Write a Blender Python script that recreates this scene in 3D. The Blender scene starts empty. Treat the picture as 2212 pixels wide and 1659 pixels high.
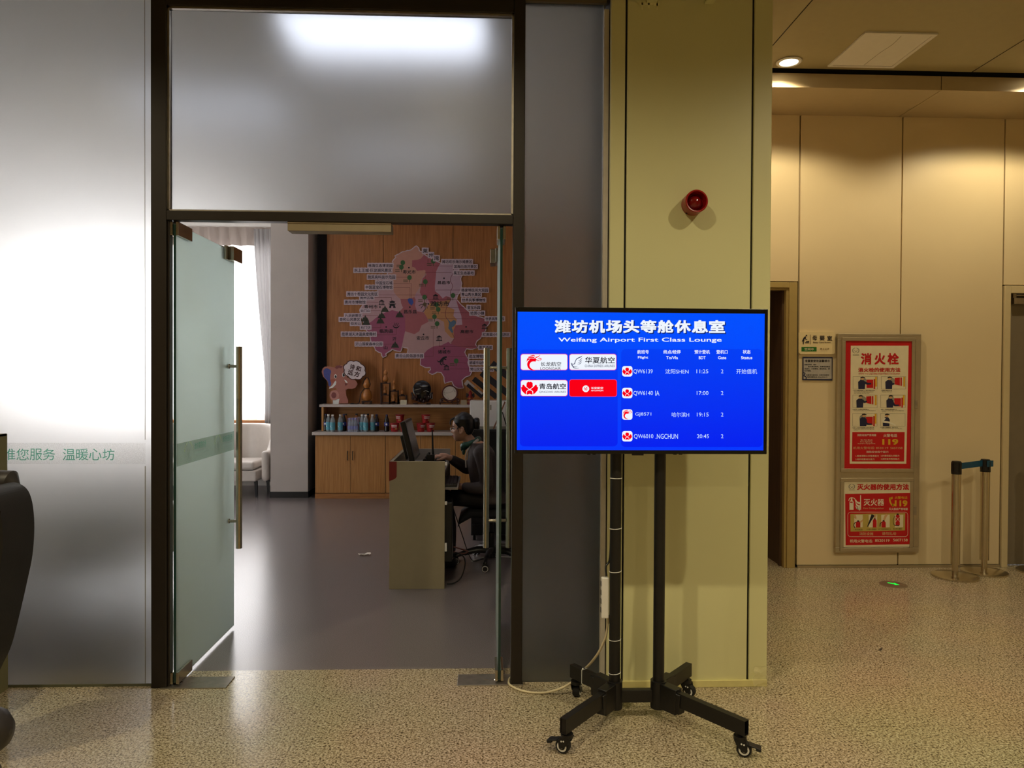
import bpy, math, random
from mathutils import Vector, Matrix
from math import pi, sin, cos, radians
random.seed(7)
S = bpy.context.scene
COL = S.collection

# ------------------------------------------------------------------ camera
W, H, FPX = 2212, 1659, 1600.0
YAW, PITCH, ROLL = .0368, .01236, .0053
EYE = Vector((0, 0, 1.55))
_f = Vector((sin(YAW) * cos(PITCH), cos(YAW) * cos(PITCH), -sin(PITCH)))
_r = Vector((cos(YAW), -sin(YAW), 0))
_u = _r.cross(_f)
CR = _r * cos(ROLL) + _u * sin(ROLL)
CU = _u * cos(ROLL) - _r * sin(ROLL)
cam = bpy.data.cameras.new('camera')
cam.sensor_fit = 'HORIZONTAL'
cam.sensor_width = 36
cam.lens = FPX / W * 36
cam.clip_start = .05
camo = bpy.data.objects.new('camera', cam)
COL.objects.link(camo)
_m = Matrix((CR, CU, -_f)).transposed().to_4x4()
_m.translation = EYE
camo.matrix_world = _m
S.camera = camo


def at(px, py, Y):
    """world point on the vertical plane y = Y that the photograph shows at pixel px, py"""
    d = CR * ((px - W / 2) / FPX) - CU * ((py - H / 2) / FPX) + _f
    return EYE + d * (Y / d.y)


# ------------------------------------------------------------------ world, exposure
S.view_settings.view_transform = 'Standard'
S.view_settings.look = 'None'
S.view_settings.exposure = 0
S.view_settings.gamma = 1
S.view_settings.use_curve_mapping = False
S.cycles.max_bounces = 10
S.cycles.diffuse_bounces = 5
S.cycles.glossy_bounces = 4
S.cycles.transmission_bounces = 8
S.cycles.transparent_max_bounces = 8
S.cycles.sample_clamp_indirect = 6
S.cycles.caustics_reflective = False
S.cycles.caustics_refractive = True
S.cycles.use_denoising = True
wd = bpy.data.worlds.new('world')
S.world = wd
wd.use_nodes = True
wn = wd.node_tree.nodes
wb = wn['Background']
wb.inputs[0].default_value = (.95, .97, 1, 1)
wb.inputs[1].default_value = 10


def lin(c):
    return tuple((x / 255 / 12.92 if x / 255 <= .04045 else ((x / 255 + .055) / 1.055) ** 2.4) for x in c)


def lamp(name, kind, loc, power, col, size=.05, rot=(0, 0, 0), spot=None, blend=.5, size_y=None):
    l = bpy.data.lights.new(name, kind)
    l.energy = power
    l.color = col
    if kind == 'AREA':
        l.shape = 'RECTANGLE'
        l.size = size
        l.size_y = size_y or size
    else:
        l.shadow_soft_size = size
    if spot:
        l.spot_size = radians(spot)
        l.spot_blend = blend
    o = bpy.data.objects.new(name, l)
    o.location = loc
    o.rotation_euler = rot
    COL.objects.link(o)
    return o


# daylight guide at the lounge window (a sampling portal for the sky outside)
pt = lamp('window_daylight', 'AREA', (-4.75, 10.57, 2.1), 1, (1, 1, 1), 3.9, (radians(-90), 0, 0), size_y=2.24)
pt.data.cycles.is_portal = True

# ------------------------------------------------------------------ mesh helpers


class MB:
    def __init__(s):
        s.v, s.f, s.mi, s.sm = [], [], [], []

    def add(s, vs, fs, m=0, sm=False, M=None):
        n = len(s.v)
        s.v += [tuple(M @ Vector(p)) if M else tuple(p) for p in vs]
        for f in fs:
            s.f.append([i + n for i in f])
            s.mi.append(m)
            s.sm.append(sm)
        return s

    def box(s, x0, x1, y0, y1, z0, z1, m=0, M=None):
        vs = [(x, y, z) for z in (z0, z1) for y in (y0, y1) for x in (x0, x1)]
        fs = [(0, 2, 3, 1), (4, 5, 7, 6), (0, 1, 5, 4), (2, 6, 7, 3), (0, 4, 6, 2), (1, 3, 7, 5)]
        return s.add(vs, fs, m, False, M)

    def bar(s, a, b, w, h, m=0, up=(0, 0, 1)):
        """box beam from a to b, w wide across, h tall along up"""
        a, b, up = Vector(a), Vector(b), Vector(up)
        d = (b - a).normalized()
        x = d.cross(up).normalized()
        z = x.cross(d)
        vs = [p + x * (i * w / 2) + z * (k * h / 2) for p in (a, b) for k in (-1, 1) for i in (-1, 1)]
        fs = [(0, 1, 3, 2), (4, 6, 7, 5), (0, 4, 5, 1), (2, 3, 7, 6), (0, 2, 6, 4), (1, 5, 7, 3)]
        return s.add(vs, fs, m)

    def tube(s, pts, rad, n=12, m=0, cap=True, sm=True, rnd=False, flat=1.0, M=None):
        pts = [Vector(p) for p in pts]
        if not hasattr(rad, '__len__'):
            rad = [rad] * len(pts)
        rad = list(rad)
        if rnd:  # rounded ends
            d0 = (pts[0] - pts[1]).normalized()
            d1 = (pts[-1] - pts[-2]).normalized()
            r0, r1 = rad[0], rad[-1]
            A = [(pts[0] + d0 * r0 * sin(t), r0 * cos(t)) for t in (1.45, 1.0, .5)]
            B = [(pts[-1] + d1 * r1 * sin(t), r1 * cos(t)) for t in (.5, 1.0, 1.45)]
            pts = [a for a, _ in A] + pts + [b for b, _ in B]
            rad = [a for _, a in A] + rad + [b for _, b in B]
        t0 = (pts[1] - pts[0]).normalized()
        nv = t0.orthogonal().normalized()
        vs, fs = [], []
        for i, p in enumerate(pts):
            a = pts[max(i - 1, 0)]
            b = pts[min(i + 1, len(pts) - 1)]
            t = (b - a).normalized()
            nv = (nv - t * nv.dot(t))
            nv = nv.normalized() if nv.length > 1e-6 else t.orthogonal().normalized()
            bn = t.cross(nv)
            for k in range(n):
                an = 2 * pi * k / n
                vs.append(p + (nv * cos(an) + bn * sin(an) * flat) * rad[i])
        for i in range(len(pts) - 1):
            for k in range(n):
                fs.append((i * n + k, i * n + (k + 1) % n, (i + 1) * n + (k + 1) % n, (i + 1) * n + k))
        s.add(vs, fs, m, sm, M)
        if cap:
            L = len(pts) - 1
            s.add([vs[k] for k in range(n)], [tuple(reversed(range(n)))], m, False, M)
            s.add([vs[L * n + k] for k in range(n)], [tuple(range(n))], m, False, M)
        return s

    def cyl(s, a, b, r, r1=None, n=24, m=0, M=None):
        return s.tube([a, b], [r, r if r1 is None else r1], n, m, True, True, M=M)

    def lathe(s, prof, c=(0, 0, 0), n=24, m=0, M=None, ms=None, cap=True):
        vs, fs = [], []
        for r, z in prof:
            for k in range(n):
                a = 2 * pi * k / n
                vs.append((c[0] + r * cos(a), c[1] + r * sin(a), c[2] + z))
        base = len(s.v)
        s.v += [tuple(M @ Vector(p)) if M else p for p in vs]
        for i in range(len(prof) - 1):
            for k in range(n):
                s.f.append([base + i * n + k, base + i * n + (k + 1) % n, base + (i + 1) * n + (k + 1) % n, base + (i + 1) * n + k])
                s.mi.append(ms[i] if ms else m)
                s.sm.append(True)
        for i, rev in ((0, True), (len(prof) - 1, False)) if cap else ():
            if prof[i][0] > 1e-5:
                ix = [base + i * n + k for k in range(n)]
                s.f.append(ix[::-1] if rev else ix)
                s.mi.append(m if not ms else ms[min(i, len(ms) - 1)])
                s.sm.append(False)
        return s

    def ball(s, c, r, n=16, m=0, M=None):
        r = r if hasattr(r, '__len__') else (r, r, r)
        vs, fs = [], []
        k2 = n // 2
        for i in range(k2 + 1):
            t = pi * i / k2
            for k in range(n):
                a = 2 * pi * k / n
                vs.append((c[0] + r[0] * sin(t) * cos(a), c[1] + r[1] * sin(t) * sin(a), c[2] - r[2] * cos(t)))
        for i in range(k2):
            for k in range(n):
                fs.append((i * n + k, i * n + (k + 1) % n, (i + 1) * n + (k + 1) % n, (i + 1) * n + k))
        return s.add(vs, fs, m, True, M)

    def prism(s, poly, d, m=0, m2=None):
        """closed polygon (3-D points) extruded along vector d"""
        p = [Vector(q) for q in poly]
        d = Vector(d)
        n = len(p)
        s.add(p, [tuple(range(n))], m)
        s.add([q + d for q in p], [tuple(reversed(range(n)))], m if m2 is None else m2)
        s.add(p + [q + d for q in p], [(i, i + n, (i + 1) % n + n, (i + 1) % n) for i in range(n)], m if m2 is None else m2)
        return s

    def poly(s, pts, m=0):
        return s.add(pts, [tuple(range(len(pts)))], m)

    # flat artwork, laid on the vertical plane y = Y
    def pp(s, pts, Y, m=0):
        return s.poly([at(x, y, Y) for x, y in pts], m)

    def pr(s, x0, y0, x1, y1, Y, m=0):
        return s.pp([(x0, y1), (x1, y1), (x1, y0), (x0, y0)], Y, m)

    def pround(s, x0, y0, x1, y1, r, Y, m=0):
        return s.pp(rrect(x0, y0, x1, y1, r), Y, m)

    def pline(s, pts, w, Y, m=0):
        for a, b in zip(pts, pts[1:]):
            dx, dy = b[0] - a[0], b[1] - a[1]
            l = math.hypot(dx, dy) or 1
            nx, ny = -dy / l * w / 2, dx / l * w / 2
            ex, ey = dx / l * w * .3, dy / l * w * .3
            s.pp([(a[0] + nx - ex, a[1] + ny - ey), (b[0] + nx + ex, b[1] + ny + ey), (b[0] - nx + ex, b[1] - ny + ey), (a[0] - nx - ex, a[1] - ny - ey)], Y, m)
        return s

    def pdisc(s, cx, cy, rx, ry, Y, m=0, n=24, a0=0, a1=2 * pi):
        return s.pp([(cx + rx * cos(a0 + (a1 - a0) * k / n), cy + ry * sin(a0 + (a1 - a0) * k / n)) for k in range(n)], Y, m)

    def stroke(s, pts, ws, Y, m=0):
        """brush stroke through pts with width ws at each"""
        L, R_ = [], []
        P = smooth_path(pts)
        k = len(P)
        for i, p in enumerate(P):
            a, b = P[max(i - 1, 0)], P[min(i + 1, k - 1)]
            dx, dy = b[0] - a[0], b[1] - a[1]
            l = math.hypot(dx, dy) or 1
            t = i / (k - 1) * (len(ws) - 1)
            j = min(int(t), len(ws) - 2)
            w = ws[j] + (ws[j + 1] - ws[j]) * (t - j)
            L.append((p[0] - dy / l * w / 2, p[1] + dx / l * w / 2))
            R_.append((p[0] + dy / l * w / 2, p[1] - dx / l * w / 2))
        for i in range(k - 1):
            s.pp([L[i], L[i + 1], R_[i + 1], R_[i]], Y, m)
        return s

    def text(s, body, O, U, V, m=0, bold=0.0):
        """lettering fitted into the parallelogram O, O+U, O+V; heavier strokes come from slightly shifted repeats"""
        vs, fs, bb = glyphs(body)
        O, U, V = Vector(O), Vector(U), Vector(V)
        w, h = max(bb[2] - bb[0], 1e-6), max(bb[3] - bb[1], 1e-6)
        k = bold if bold > .007 else 0
        N = U.cross(V).normalized() * .00008
        sh = [(i * k, j * k) for i in (-1, 0, 1) for j in (-1, 0, 1)] if k > .02 else [(-k, -k), (k, -k), (-k, k), (k, k)] if k else [(0, 0)]
        for q, (dx, dy) in enumerate(sh):
            s.add([O + N * q + U * ((x - bb[0] + dx + k) / (w + 2 * k)) + V * ((y - bb[1] + dy + k) / (h + 2 * k)) for x, y in vs], fs, m)
        return s

    def pt(s, body, x0, y0, x1, y1, Y, m=0, bold=0.0):
        O = at(x0, y1, Y)
        return s.text(body, O, at(x1, y1, Y) - O, at(x0, y0, Y) - O, m, bold)

    def build(s, name, mats, parent=None, bev=0, seg=2, sharp=40, base=None, sub=0, **tags):
        me = bpy.data.meshes.new(name)
        off = Vector((0, 0, 0))
        p = parent
        while p is not None:
            off += p.location
            p = p.parent
        loc = Vector((0, 0, 0))
        if parent is None:
            if base is None:
                xs = [min(q[i] for q in s.v) for i in range(3)]
                xm = [max(q[i] for q in s.v) for i in range(3)]
                loc = Vector(((xs[0] + xm[0]) / 2, (xs[1] + xm[1]) / 2, xs[2]))
            else:
                loc = Vector(base)
            off = loc
        me.from_pydata([(a - off.x, b - off.y, c - off.z) for a, b, c in s.v], [], s.f)
        mats = mats if isinstance(mats, (list, tuple)) else [mats]
        for m in mats:
            me.materials.append(m)
        me.polygons.foreach_set('material_index', s.mi)
        me.polygons.foreach_set('use_smooth', s.sm)
        me.update()
        if any(s.sm):
            me.set_sharp_from_angle(angle=radians(sharp))
        o = bpy.data.objects.new(name, me)
        o.location = loc
        COL.objects.link(o)
        if parent:
            o.parent = parent
        if bev:
            b = o.modifiers.new('bevel', 'BEVEL')
            b.width = bev
            b.segments = seg
            b.limit_method = 'ANGLE'
            b.angle_limit = radians(40)
        if sub:
            b = o.modifiers.new('sub', 'SUBSURF')
            b.levels = b.render_levels = sub
        for k, v in tags.items():
            o[k] = v
        return o


def smooth_path(pts, n=6):
    P = []
    for i in range(len(pts) - 1):
        p0, p1, p2, p3 = pts[max(i - 1, 0)], pts[i], pts[i + 1], pts[min(i + 2, len(pts) - 1)]
        for k in range(n):
            t = k / n
            P.append(tuple(.5 * (2 * b + (c - a) * t + (2 * a - 5 * b + 4 * c - d) * t * t + (3 * b - a - 3 * c + d) * t ** 3) for a, b, c, d in zip(p0, p1, p2, p3)))
    P.append(tuple(pts[-1]))
    return P


def rrect(x0, y0, x1, y1, r, n=5):
    P = []
    for cx, cy, a in ((x1 - r, y1 - r, 0), (x0 + r, y1 - r, pi / 2), (x0 + r, y0 + r, pi), (x1 - r, y0 + r, 1.5 * pi)):
        for k in range(n + 1):
            t = a + pi / 2 * k / n
            P.append((cx + r * cos(t), cy + r * sin(t)))
    return P[::-1]


_gl = {}


def glyphs(body):
    if body not in _gl:
        cu = bpy.data.curves.new('lettering', 'FONT')
        cu.body = body
        cu.resolution_u = 3
        o = bpy.data.objects.new('lettering', cu)
        me = o.to_mesh()
        vs = [(v.co.x, v.co.y) for v in me.vertices]
        fs = [tuple(p.vertices) for p in me.polygons]
        o.to_mesh_clear()
        bpy.data.objects.remove(o)
        bpy.data.curves.remove(cu)
        bb = (min(v[0] for v in vs), min(v[1] for v in vs), max(v[0] for v in vs), max(v[1] for v in vs))
        _gl[body] = (vs, fs, bb)
    return _gl[body]


def thing(name, label, cat, loc=(0, 0, 0), group=None, rz=0, kind=None):
    o = bpy.data.objects.new(name, None)
    o.empty_display_size = .05
    o.location = loc
    o.rotation_euler = (0, 0, rz)
    COL.objects.link(o)
    o['label'] = label
    o['category'] = cat
    if group:
        o['group'] = group
    if kind:
        o['kind'] = kind
    return o


def dup(root, loc, rz=None, label=None, group=None):
    r = root.copy()
    COL.objects.link(r)
    r.location = loc
    if rz is not None:
        r.rotation_euler = (0, 0, rz)
    if label:
        r['label'] = label
    if group:
        r['group'] = group
    for ch in list(root.children):
        c = ch.copy()
        COL.objects.link(c)
        c.parent = r
        for g in list(ch.children):
            d = g.copy()
            COL.objects.link(d)
            d.parent = c
    return r


# ------------------------------------------------------------------ materials


def mat(name, col, rough=.5, metal=0.0, spec=.5, var=.06, vs=18.0, bump=0.0, bs=80.0, em=0.0, coat=0.0, stretch=None, alpha=1.0):
    m = bpy.data.materials.new(name)
    m.use_nodes = True
    nt = m.node_tree
    b = nt.nodes['Principled BSDF']
    c = lin(col)
    tc = nt.nodes.new('ShaderNodeTexCoord')
    src = tc.outputs['Object']
    if stretch:
        mp = nt.nodes.new('ShaderNodeMapping')
        mp.inputs['Scale'].default_value = stretch
        nt.links.new(src, mp.inputs[0])
        src = mp.outputs[0]
    nz = nt.nodes.new('ShaderNodeTexNoise')
    nz.inputs['Scale'].default_value = vs
    nz.inputs['Detail'].default_value = 3
    nt.links.new(src, nz.inputs['Vector'])
    rp = nt.nodes.new('ShaderNodeValToRGB')
    rp.color_ramp.elements[0].position = .3
    rp.color_ramp.elements[1].position = .7
    rp.color_ramp.elements[0].color = (*[x * (1 - var) for x in c], 1)
    rp.color_ramp.elements[1].color = (*[min(1, x * (1 + var)) for x in c], 1)
    nt.links.new(nz.outputs['Fac'], rp.inputs[0])
    nt.links.new(rp.outputs[0], b.inputs['Base Color'])
    b.inputs['Roughness'].default_value = rough
    b.inputs['Metallic'].default_value = metal
    b.inputs['Specular IOR Level'].default_value = spec
    b.inputs['Coat Weight'].default_value = coat
    b.inputs['Alpha'].default_value = alpha
    if em:
        nt.links.new(rp.outputs[0], b.inputs['Emission Color'])
        b.inputs['Emission Strength'].default_value = em
    if bump:
        n2 = nt.nodes.new('ShaderNodeTexNoise')
        n2.inputs['Scale'].default_value = bs
        nt.links.new(src, n2.inputs['Vector'])
        bp = nt.nodes.new('ShaderNodeBump')
        bp.inputs['Strength'].default_value = bump
        bp.inputs['Distance'].default_value = .002
        nt.links.new(n2.outputs['Fac'], bp.inputs['Height'])
        nt.links.new(bp.outputs[0], b.inputs['Normal'])
    return m


def emit(name, col, k=1.0):
    m = bpy.data.materials.new(name)
    m.use_nodes = True
    nt = m.node_tree
    nt.nodes.clear()
    e = nt.nodes.new('ShaderNodeEmission')
    e.inputs[0].default_value = (*lin(col), 1)
    e.inputs[1].default_value = k
    o = nt.nodes.new('ShaderNodeOutputMaterial')
    nt.links.new(e.outputs[0], o.inputs[0])
    return m


def wood(name, c0, c1, axis='z', rough=.45, scale=1.0):
    m = mat(name, c0, rough, var=0)
    nt = m.node_tree
    b = nt.nodes['Principled BSDF']
    tc = nt.nodes.new('ShaderNodeTexCoord')
    mp = nt.nodes.new('ShaderNodeMapping')
    s = {'z': (28, 28, 1.2), 'x': (1.2, 28, 28)}[axis]
    mp.inputs['Scale'].default_value = [x * scale for x in s]
    nz = nt.nodes.new('ShaderNodeTexNoise')
    nz.inputs['Scale'].default_value = 2.2
    nz.inputs['Detail'].default_value = 6
    nz.inputs['Roughness'].default_value = .65
    nz.inputs['Distortion'].default_value = .4
    rp = nt.nodes.new('ShaderNodeValToRGB')
    rp.color_ramp.elements[0].position = .32
    rp.color_ramp.elements[1].position = .68
    rp.color_ramp.elements[0].color = (*lin(c0), 1)
    rp.color_ramp.elements[1].color = (*lin(c1), 1)
    nt.links.new(tc.outputs['Object'], mp.inputs[0])
    nt.links.new(mp.outputs[0], nz.inputs['Vector'])
    nt.links.new(nz.outputs['Fac'], rp.inputs[0])
    nt.links.new(rp.outputs[0], b.inputs['Base Color'])
    return m


def granite(name):
    m = mat(name, (170, 150, 115), .17, var=0)
    nt = m.node_tree
    b = nt.nodes['Principled BSDF']
    tc = nt.nodes.new('ShaderNodeTexCoord')
    nz = nt.nodes.new('ShaderNodeTexNoise')
    nz.inputs['Scale'].default_value = 118
    nz.inputs['Detail'].default_value = 2.5
    nz.inputs['Roughness'].default_value = .6
    nz.inputs['Distortion'].default_value = .6
    rp = nt.nodes.new('ShaderNodeValToRGB')
    e = rp.color_ramp.elements
    e[0].position = .39
    e[0].color = (*lin((90, 77, 56)), 1)
    e[1].position = .63
    e[1].color = (*lin((216, 203, 176)), 1)
    k = e.new(.45)
    k.color = (*lin((158, 143, 114)), 1)
    k = e.new(.55)
    k.color = (*lin((192, 176, 146)), 1)
    n2 = nt.nodes.new('ShaderNodeTexNoise')
    n2.inputs['Scale'].default_value = 1.3
    mx = nt.nodes.new('ShaderNodeMix')
    mx.data_type = 'RGBA'
    mx.blend_type = 'MULTIPLY'
    mx.inputs[0].default_value = .25
    br = nt.nodes.new('ShaderNodeTexBrick')
    br.offset = 0
    br.inputs['Scale'].default_value = 1
    br.inputs['Mortar Size'].default_value = .0016
    br.inputs['Brick Width'].default_value = .8
    br.inputs['Row Height'].default_value = .8
    br.inputs['Color1'].default_value = br.inputs['Color2'].default_value = (1, 1, 1, 1)
    br.inputs['Mortar'].default_value = (.55, .5, .42, 1)
    m3 = nt.nodes.new('ShaderNodeMix')
    m3.data_type = 'RGBA'
    m3.blend_type = 'MULTIPLY'
    m3.inputs[0].default_value = .7
    L = nt.links.new
    L(tc.outputs['Object'], nz.inputs['Vector'])
    L(tc.outputs['Object'], n2.inputs['Vector'])
    L(tc.outputs['Object'], br.inputs['Vector'])
    L(nz.outputs['Fac'], rp.inputs[0])
    L(rp.outputs[0], mx.inputs[6])
    L(n2.outputs['Color'], mx.inputs[7])
    L(mx.outputs[2], m3.inputs[6])
    L(br.outputs[0], m3.inputs[7])
    L(m3.outputs[2], b.inputs['Base Color'])
    return m


def frosted(name, tint, rough=.4, trans=.25, milk=(232, 238, 238)):
    """sand-blasted glass: rough refraction through the pane plus a milky scattering film"""
    m = bpy.data.materials.new(name)
    m.use_nodes = True
    nt = m.node_tree
    nt.nodes.clear()
    L = nt.links.new
    g = nt.nodes.new('ShaderNodeBsdfGlass')
    g.inputs['Color'].default_value = (*lin(tint), 1)
    g.inputs['Roughness'].default_value = rough
    g.inputs['IOR'].default_value = 1.45
    t = nt.nodes.new('ShaderNodeBsdfTranslucent')
    t.inputs[0].default_value = (*lin(milk), 1)
    d = nt.nodes.new('ShaderNodeBsdfDiffuse')
    d.inputs[0].default_value = (*lin(milk), 1)
    tc = nt.nodes.new('ShaderNodeTexCoord')
    nz = nt.nodes.new('ShaderNodeTexNoise')
    nz.inputs['Scale'].default_value = 3
    nz.inputs['Detail'].default_value = 8
    mr = nt.nodes.new('ShaderNodeMapRange')
    mr.inputs[1].default_value = .3
    mr.inputs[2].default_value = .7
    mr.inputs[3].default_value = trans * .88
    mr.inputs[4].default_value = trans * 1.12
    L(tc.outputs['Object'], nz.inputs['Vector'])
    L(nz.outputs['Fac'], mr.inputs[0])
    m1 = nt.nodes.new('ShaderNodeMixShader')
    m1.inputs[0].default_value = .25
    L(t.outputs[0], m1.inputs[1])
    L(d.outputs[0], m1.inputs[2])
    m2 = nt.nodes.new('ShaderNodeMixShader')
    L(mr.outputs[0], m2.inputs[0])
    L(g.outputs[0], m2.inputs[1])
    L(m1.outputs[0], m2.inputs[2])
    o = nt.nodes.new('ShaderNodeOutputMaterial')
    L(m2.outputs[0], o.inputs[0])
    return m


def clear_glass(name, tint, rough=0.0):
    m = bpy.data.materials.new(name)
    m.use_nodes = True
    nt = m.node_tree
    nt.nodes.clear()
    g = nt.nodes.new('ShaderNodeBsdfGlass')
    tc = nt.nodes.new('ShaderNodeTexCoord')
    nz = nt.nodes.new('ShaderNodeTexNoise')
    nz.inputs['Scale'].default_value = 4
    rp = nt.nodes.new('ShaderNodeValToRGB')
    c = lin(tint)
    rp.color_ramp.elements[0].color = (*[x * .97 for x in c], 1)
    rp.color_ramp.elements[1].color = (*c, 1)
    nt.links.new(tc.outputs['Object'], nz.inputs['Vector'])
    nt.links.new(nz.outputs['Fac'], rp.inputs[0])
    nt.links.new(rp.outputs[0], g.inputs['Color'])
    g.inputs['Roughness'].default_value = rough
    o = nt.nodes.new('ShaderNodeOutputMaterial')
    nt.links.new(g.outputs[0], o.inputs[0])
    return m


def cloth_sheer(name, col, tr=.3, tl=.5, tint=(255, 255, 255)):
    m = bpy.data.materials.new(name)
    m.use_nodes = True
    nt = m.node_tree
    nt.nodes.clear()
    L = nt.links.new
    c = (*lin(col), 1)
    a = nt.nodes.new('ShaderNodeBsdfTransparent')
    a.inputs[0].default_value = (*lin(tint), 1)
    b = nt.nodes.new('ShaderNodeBsdfTranslucent')
    d = nt.nodes.new('ShaderNodeBsdfDiffuse')
    tc = nt.nodes.new('ShaderNodeTexCoord')
    nz = nt.nodes.new('ShaderNodeTexNoise')
    nz.inputs['Scale'].default_value = 300
    mr = nt.nodes.new('ShaderNodeMapRange')
    mr.inputs[3].default_value = tr * .8
    mr.inputs[4].default_value = tr * 1.2
    L(tc.outputs['Object'], nz.inputs['Vector'])
    L(nz.outputs['Fac'], mr.inputs[0])
    b.inputs[0].default_value = c
    d.inputs[0].default_value = c
    m1 = nt.nodes.new('ShaderNodeMixShader')
    m1.inputs[0].default_value = 1 - tl
    L(b.outputs[0], m1.inputs[1])
    L(d.outputs[0], m1.inputs[2])
    m2 = nt.nodes.new('ShaderNodeMixShader')
    L(mr.outputs[0], m2.inputs[0])
    L(m1.outputs[0], m2.inputs[1])
    L(a.outputs[0], m2.inputs[2])
    o = nt.nodes.new('ShaderNodeOutputMaterial')
    L(m2.outputs[0], o.inputs[0])
    return m


M_granite = granite('speckled_granite')
M_vinyl = mat('grey_vinyl', (117, 110, 110), .24, spec=.55, var=.3, vs=260, bump=.05, bs=6)
M_ceil = mat('ceiling_panel', (166, 154, 114), .55, var=.02)
M_ceil_l = mat('lounge_ceiling', (238, 236, 234), .8, var=.02)
M_wallr = mat('wall_panel_paint', (224, 206, 166), .42, var=.02, vs=2)
M_soffit = mat('soffit_panel', (184, 166, 132), .5, var=.02)
M_col = mat('column_panel', (212, 209, 157), .4, var=.02, vs=2)
M_groove = mat('dark_joint', (14, 11, 10), .8)
M_black = mat('black_metal', (20, 18, 16), .45, var=.1)
M_frame = mat('bronze_frame', (42, 36, 31), .42, metal=.3, var=.06)
M_rubber = mat('black_rubber', (14, 13, 13), .7)
M_steel = mat('brushed_steel', (200, 190, 168), .2, metal=1, var=.06, vs=200, stretch=(1, 1, .02))
M_steel_d = mat('dull_steel', (176, 168, 154), .42, metal=1, var=.12, vs=25)
M_satin = mat('satin_nickel', (182, 174, 156), .2, metal=1, var=.05)
M_alu = mat('aluminium', (196, 184, 158), .4, metal=.85, var=.04)
M_white = mat('white_paint', (226, 222, 216), .6, var=.02)
M_whitepl = mat('white_plastic', (228, 226, 222), .4, var=.02)
M_cream = mat('cream_plastic', (214, 200, 160), .45, var=.03)
M_plastic = mat('black_plastic', (18, 17, 17), .4, var=.08)
M_glassedge = mat('green_glass_edge', (28, 54, 49), .15, var=.1)
M_frost = frosted('frosted_glass', (234, 235, 235), .35, .07)
M_frostdoor = frosted('frosted_door_glass', (240, 250, 247), .5, .42, (236, 246, 243))
M_red = mat('red_print', (196, 14, 24), .4, var=.03)
M_redp = mat('red_plastic', (150, 14, 12), .3, var=.04)
M_film = mat('white_film', (236, 236, 230), .5, var=.02)
M_paper = mat('printed_paper', (232, 222, 190), .5, var=.03)
M_ink = mat('dark_ink', (26, 22, 30), .6)
M_navy = mat('navy_print', (26, 30, 66), .6)
M_yellow = mat('yellow_print', (226, 176, 40), .5)
M_skinp = mat('tan_print', (214, 170, 124), .5)
M_greyp = mat('grey_print', (150, 146, 130), .5)
M_green = mat('green_print', (30, 110, 30), .5)
M_brownp = mat('brown_print', (88, 60, 36), .5)
M_teal = cloth_sheer('teal_film', (92, 190, 160), .8, .75, (112, 200, 172))
M_bandfilm = cloth_sheer('milky_film', (248, 247, 242), .92, .75)
M_bandpale = cloth_sheer('pale_film', (224, 234, 228), .7, .6, (232, 240, 236))
# ------------------------------------------------------------------ lights the place has
WARM = (1.0, .86, .58)
M_lens = emit('lamp_lens', (255, 236, 190), 14)
M_lensdim = emit('led_diffuser', (238, 244, 255), 5)


def downlight(x, y, z, power, label, col=WARM, spot=150, blend=.75):
    t = thing('downlight', label, 'light', (x, y, z), 'recessed corridor downlights')
    b = MB()
    b.lathe([(.062, -.001), (.085, -.001), (.088, -.008), (.08, -.014), (.064, -.012), (.06, -.004)], (x, y, z), cap=False)
    b.build('trim_ring', M_whitepl, t)
    b = MB()
    b.lathe([(.0, -.009), (.03, -.011), (.062, -.006)], (x, y, z))
    b.build('lens', M_lens, t)
    l = lamp('downlight_bulb', 'SPOT', (x, y, z - .03), power, col, .035, spot=spot, blend=blend)
    return t


CZ = 3.77
downlight(-.28, 1.84, CZ, 140, 'recessed downlight in the hall ceiling left of the pillar front')
downlight(2.25, 1.84, CZ, 140, 'recessed downlight in the hall ceiling right of the pillar front')
downlight(-2.8, 1.84, CZ, 140, 'recessed downlight in the hall ceiling before the left glass pane')
downlight(4.8, 1.84, CZ, 110, 'recessed downlight in the hall ceiling before the far right door')
downlight(-1.5, -1.6, CZ, 125, 'recessed downlight in the hall ceiling behind the doorway axis on the left')
downlight(1.0, -1.6, CZ, 125, 'recessed downlight in the hall ceiling behind the pillar axis')
downlight(3.6, -1.6, CZ, 120, 'recessed downlight in the hall ceiling behind the poster axis')
downlight(2.13, 5.17, CZ, 60, 'small round downlight glowing at the ceiling edge beside the pillar', (1, .83, .54), 144, .4)
downlight(4.05, 5.17, CZ, 60, 'round downlight at the ceiling edge above the right doorway', (1, .83, .54), 144, .4)


def led(x, y, z, k, label):
    t = thing('ceiling_light', label, 'light', (x, y, z), 'lounge ceiling panel lights')
    b = MB()
    for s in (-1, 1):
        b.box(x - .61, x + .61, y + s * .3 - .012, y + s * .3 + .012, z - .02, z)
        b.box(x + s * .6 - .012, x + s * .6 + .012, y - .29, y + .29, z - .02, z)
    b.build('frame', M_whitepl, t)
    b = MB()
    b.box(x - .588, x + .588, y - .288, y + .288, z - .012, z - .001)
    b.build('diffuser', emit('led_diffuser', (236, 240, 255), k), t)


LZ = 3.6
led(-.6, 4.5, LZ, 2.9, 'bright panel light on the lounge ceiling just behind the transom glass')
led(-2.1, 5.75, LZ, 1.1, 'panel light on the lounge ceiling toward the left windows')
led(-.78, 6.9, LZ, .9, 'panel light on the lounge ceiling above the reception desk')

# ------------------------------------------------------------------ the setting


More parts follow.
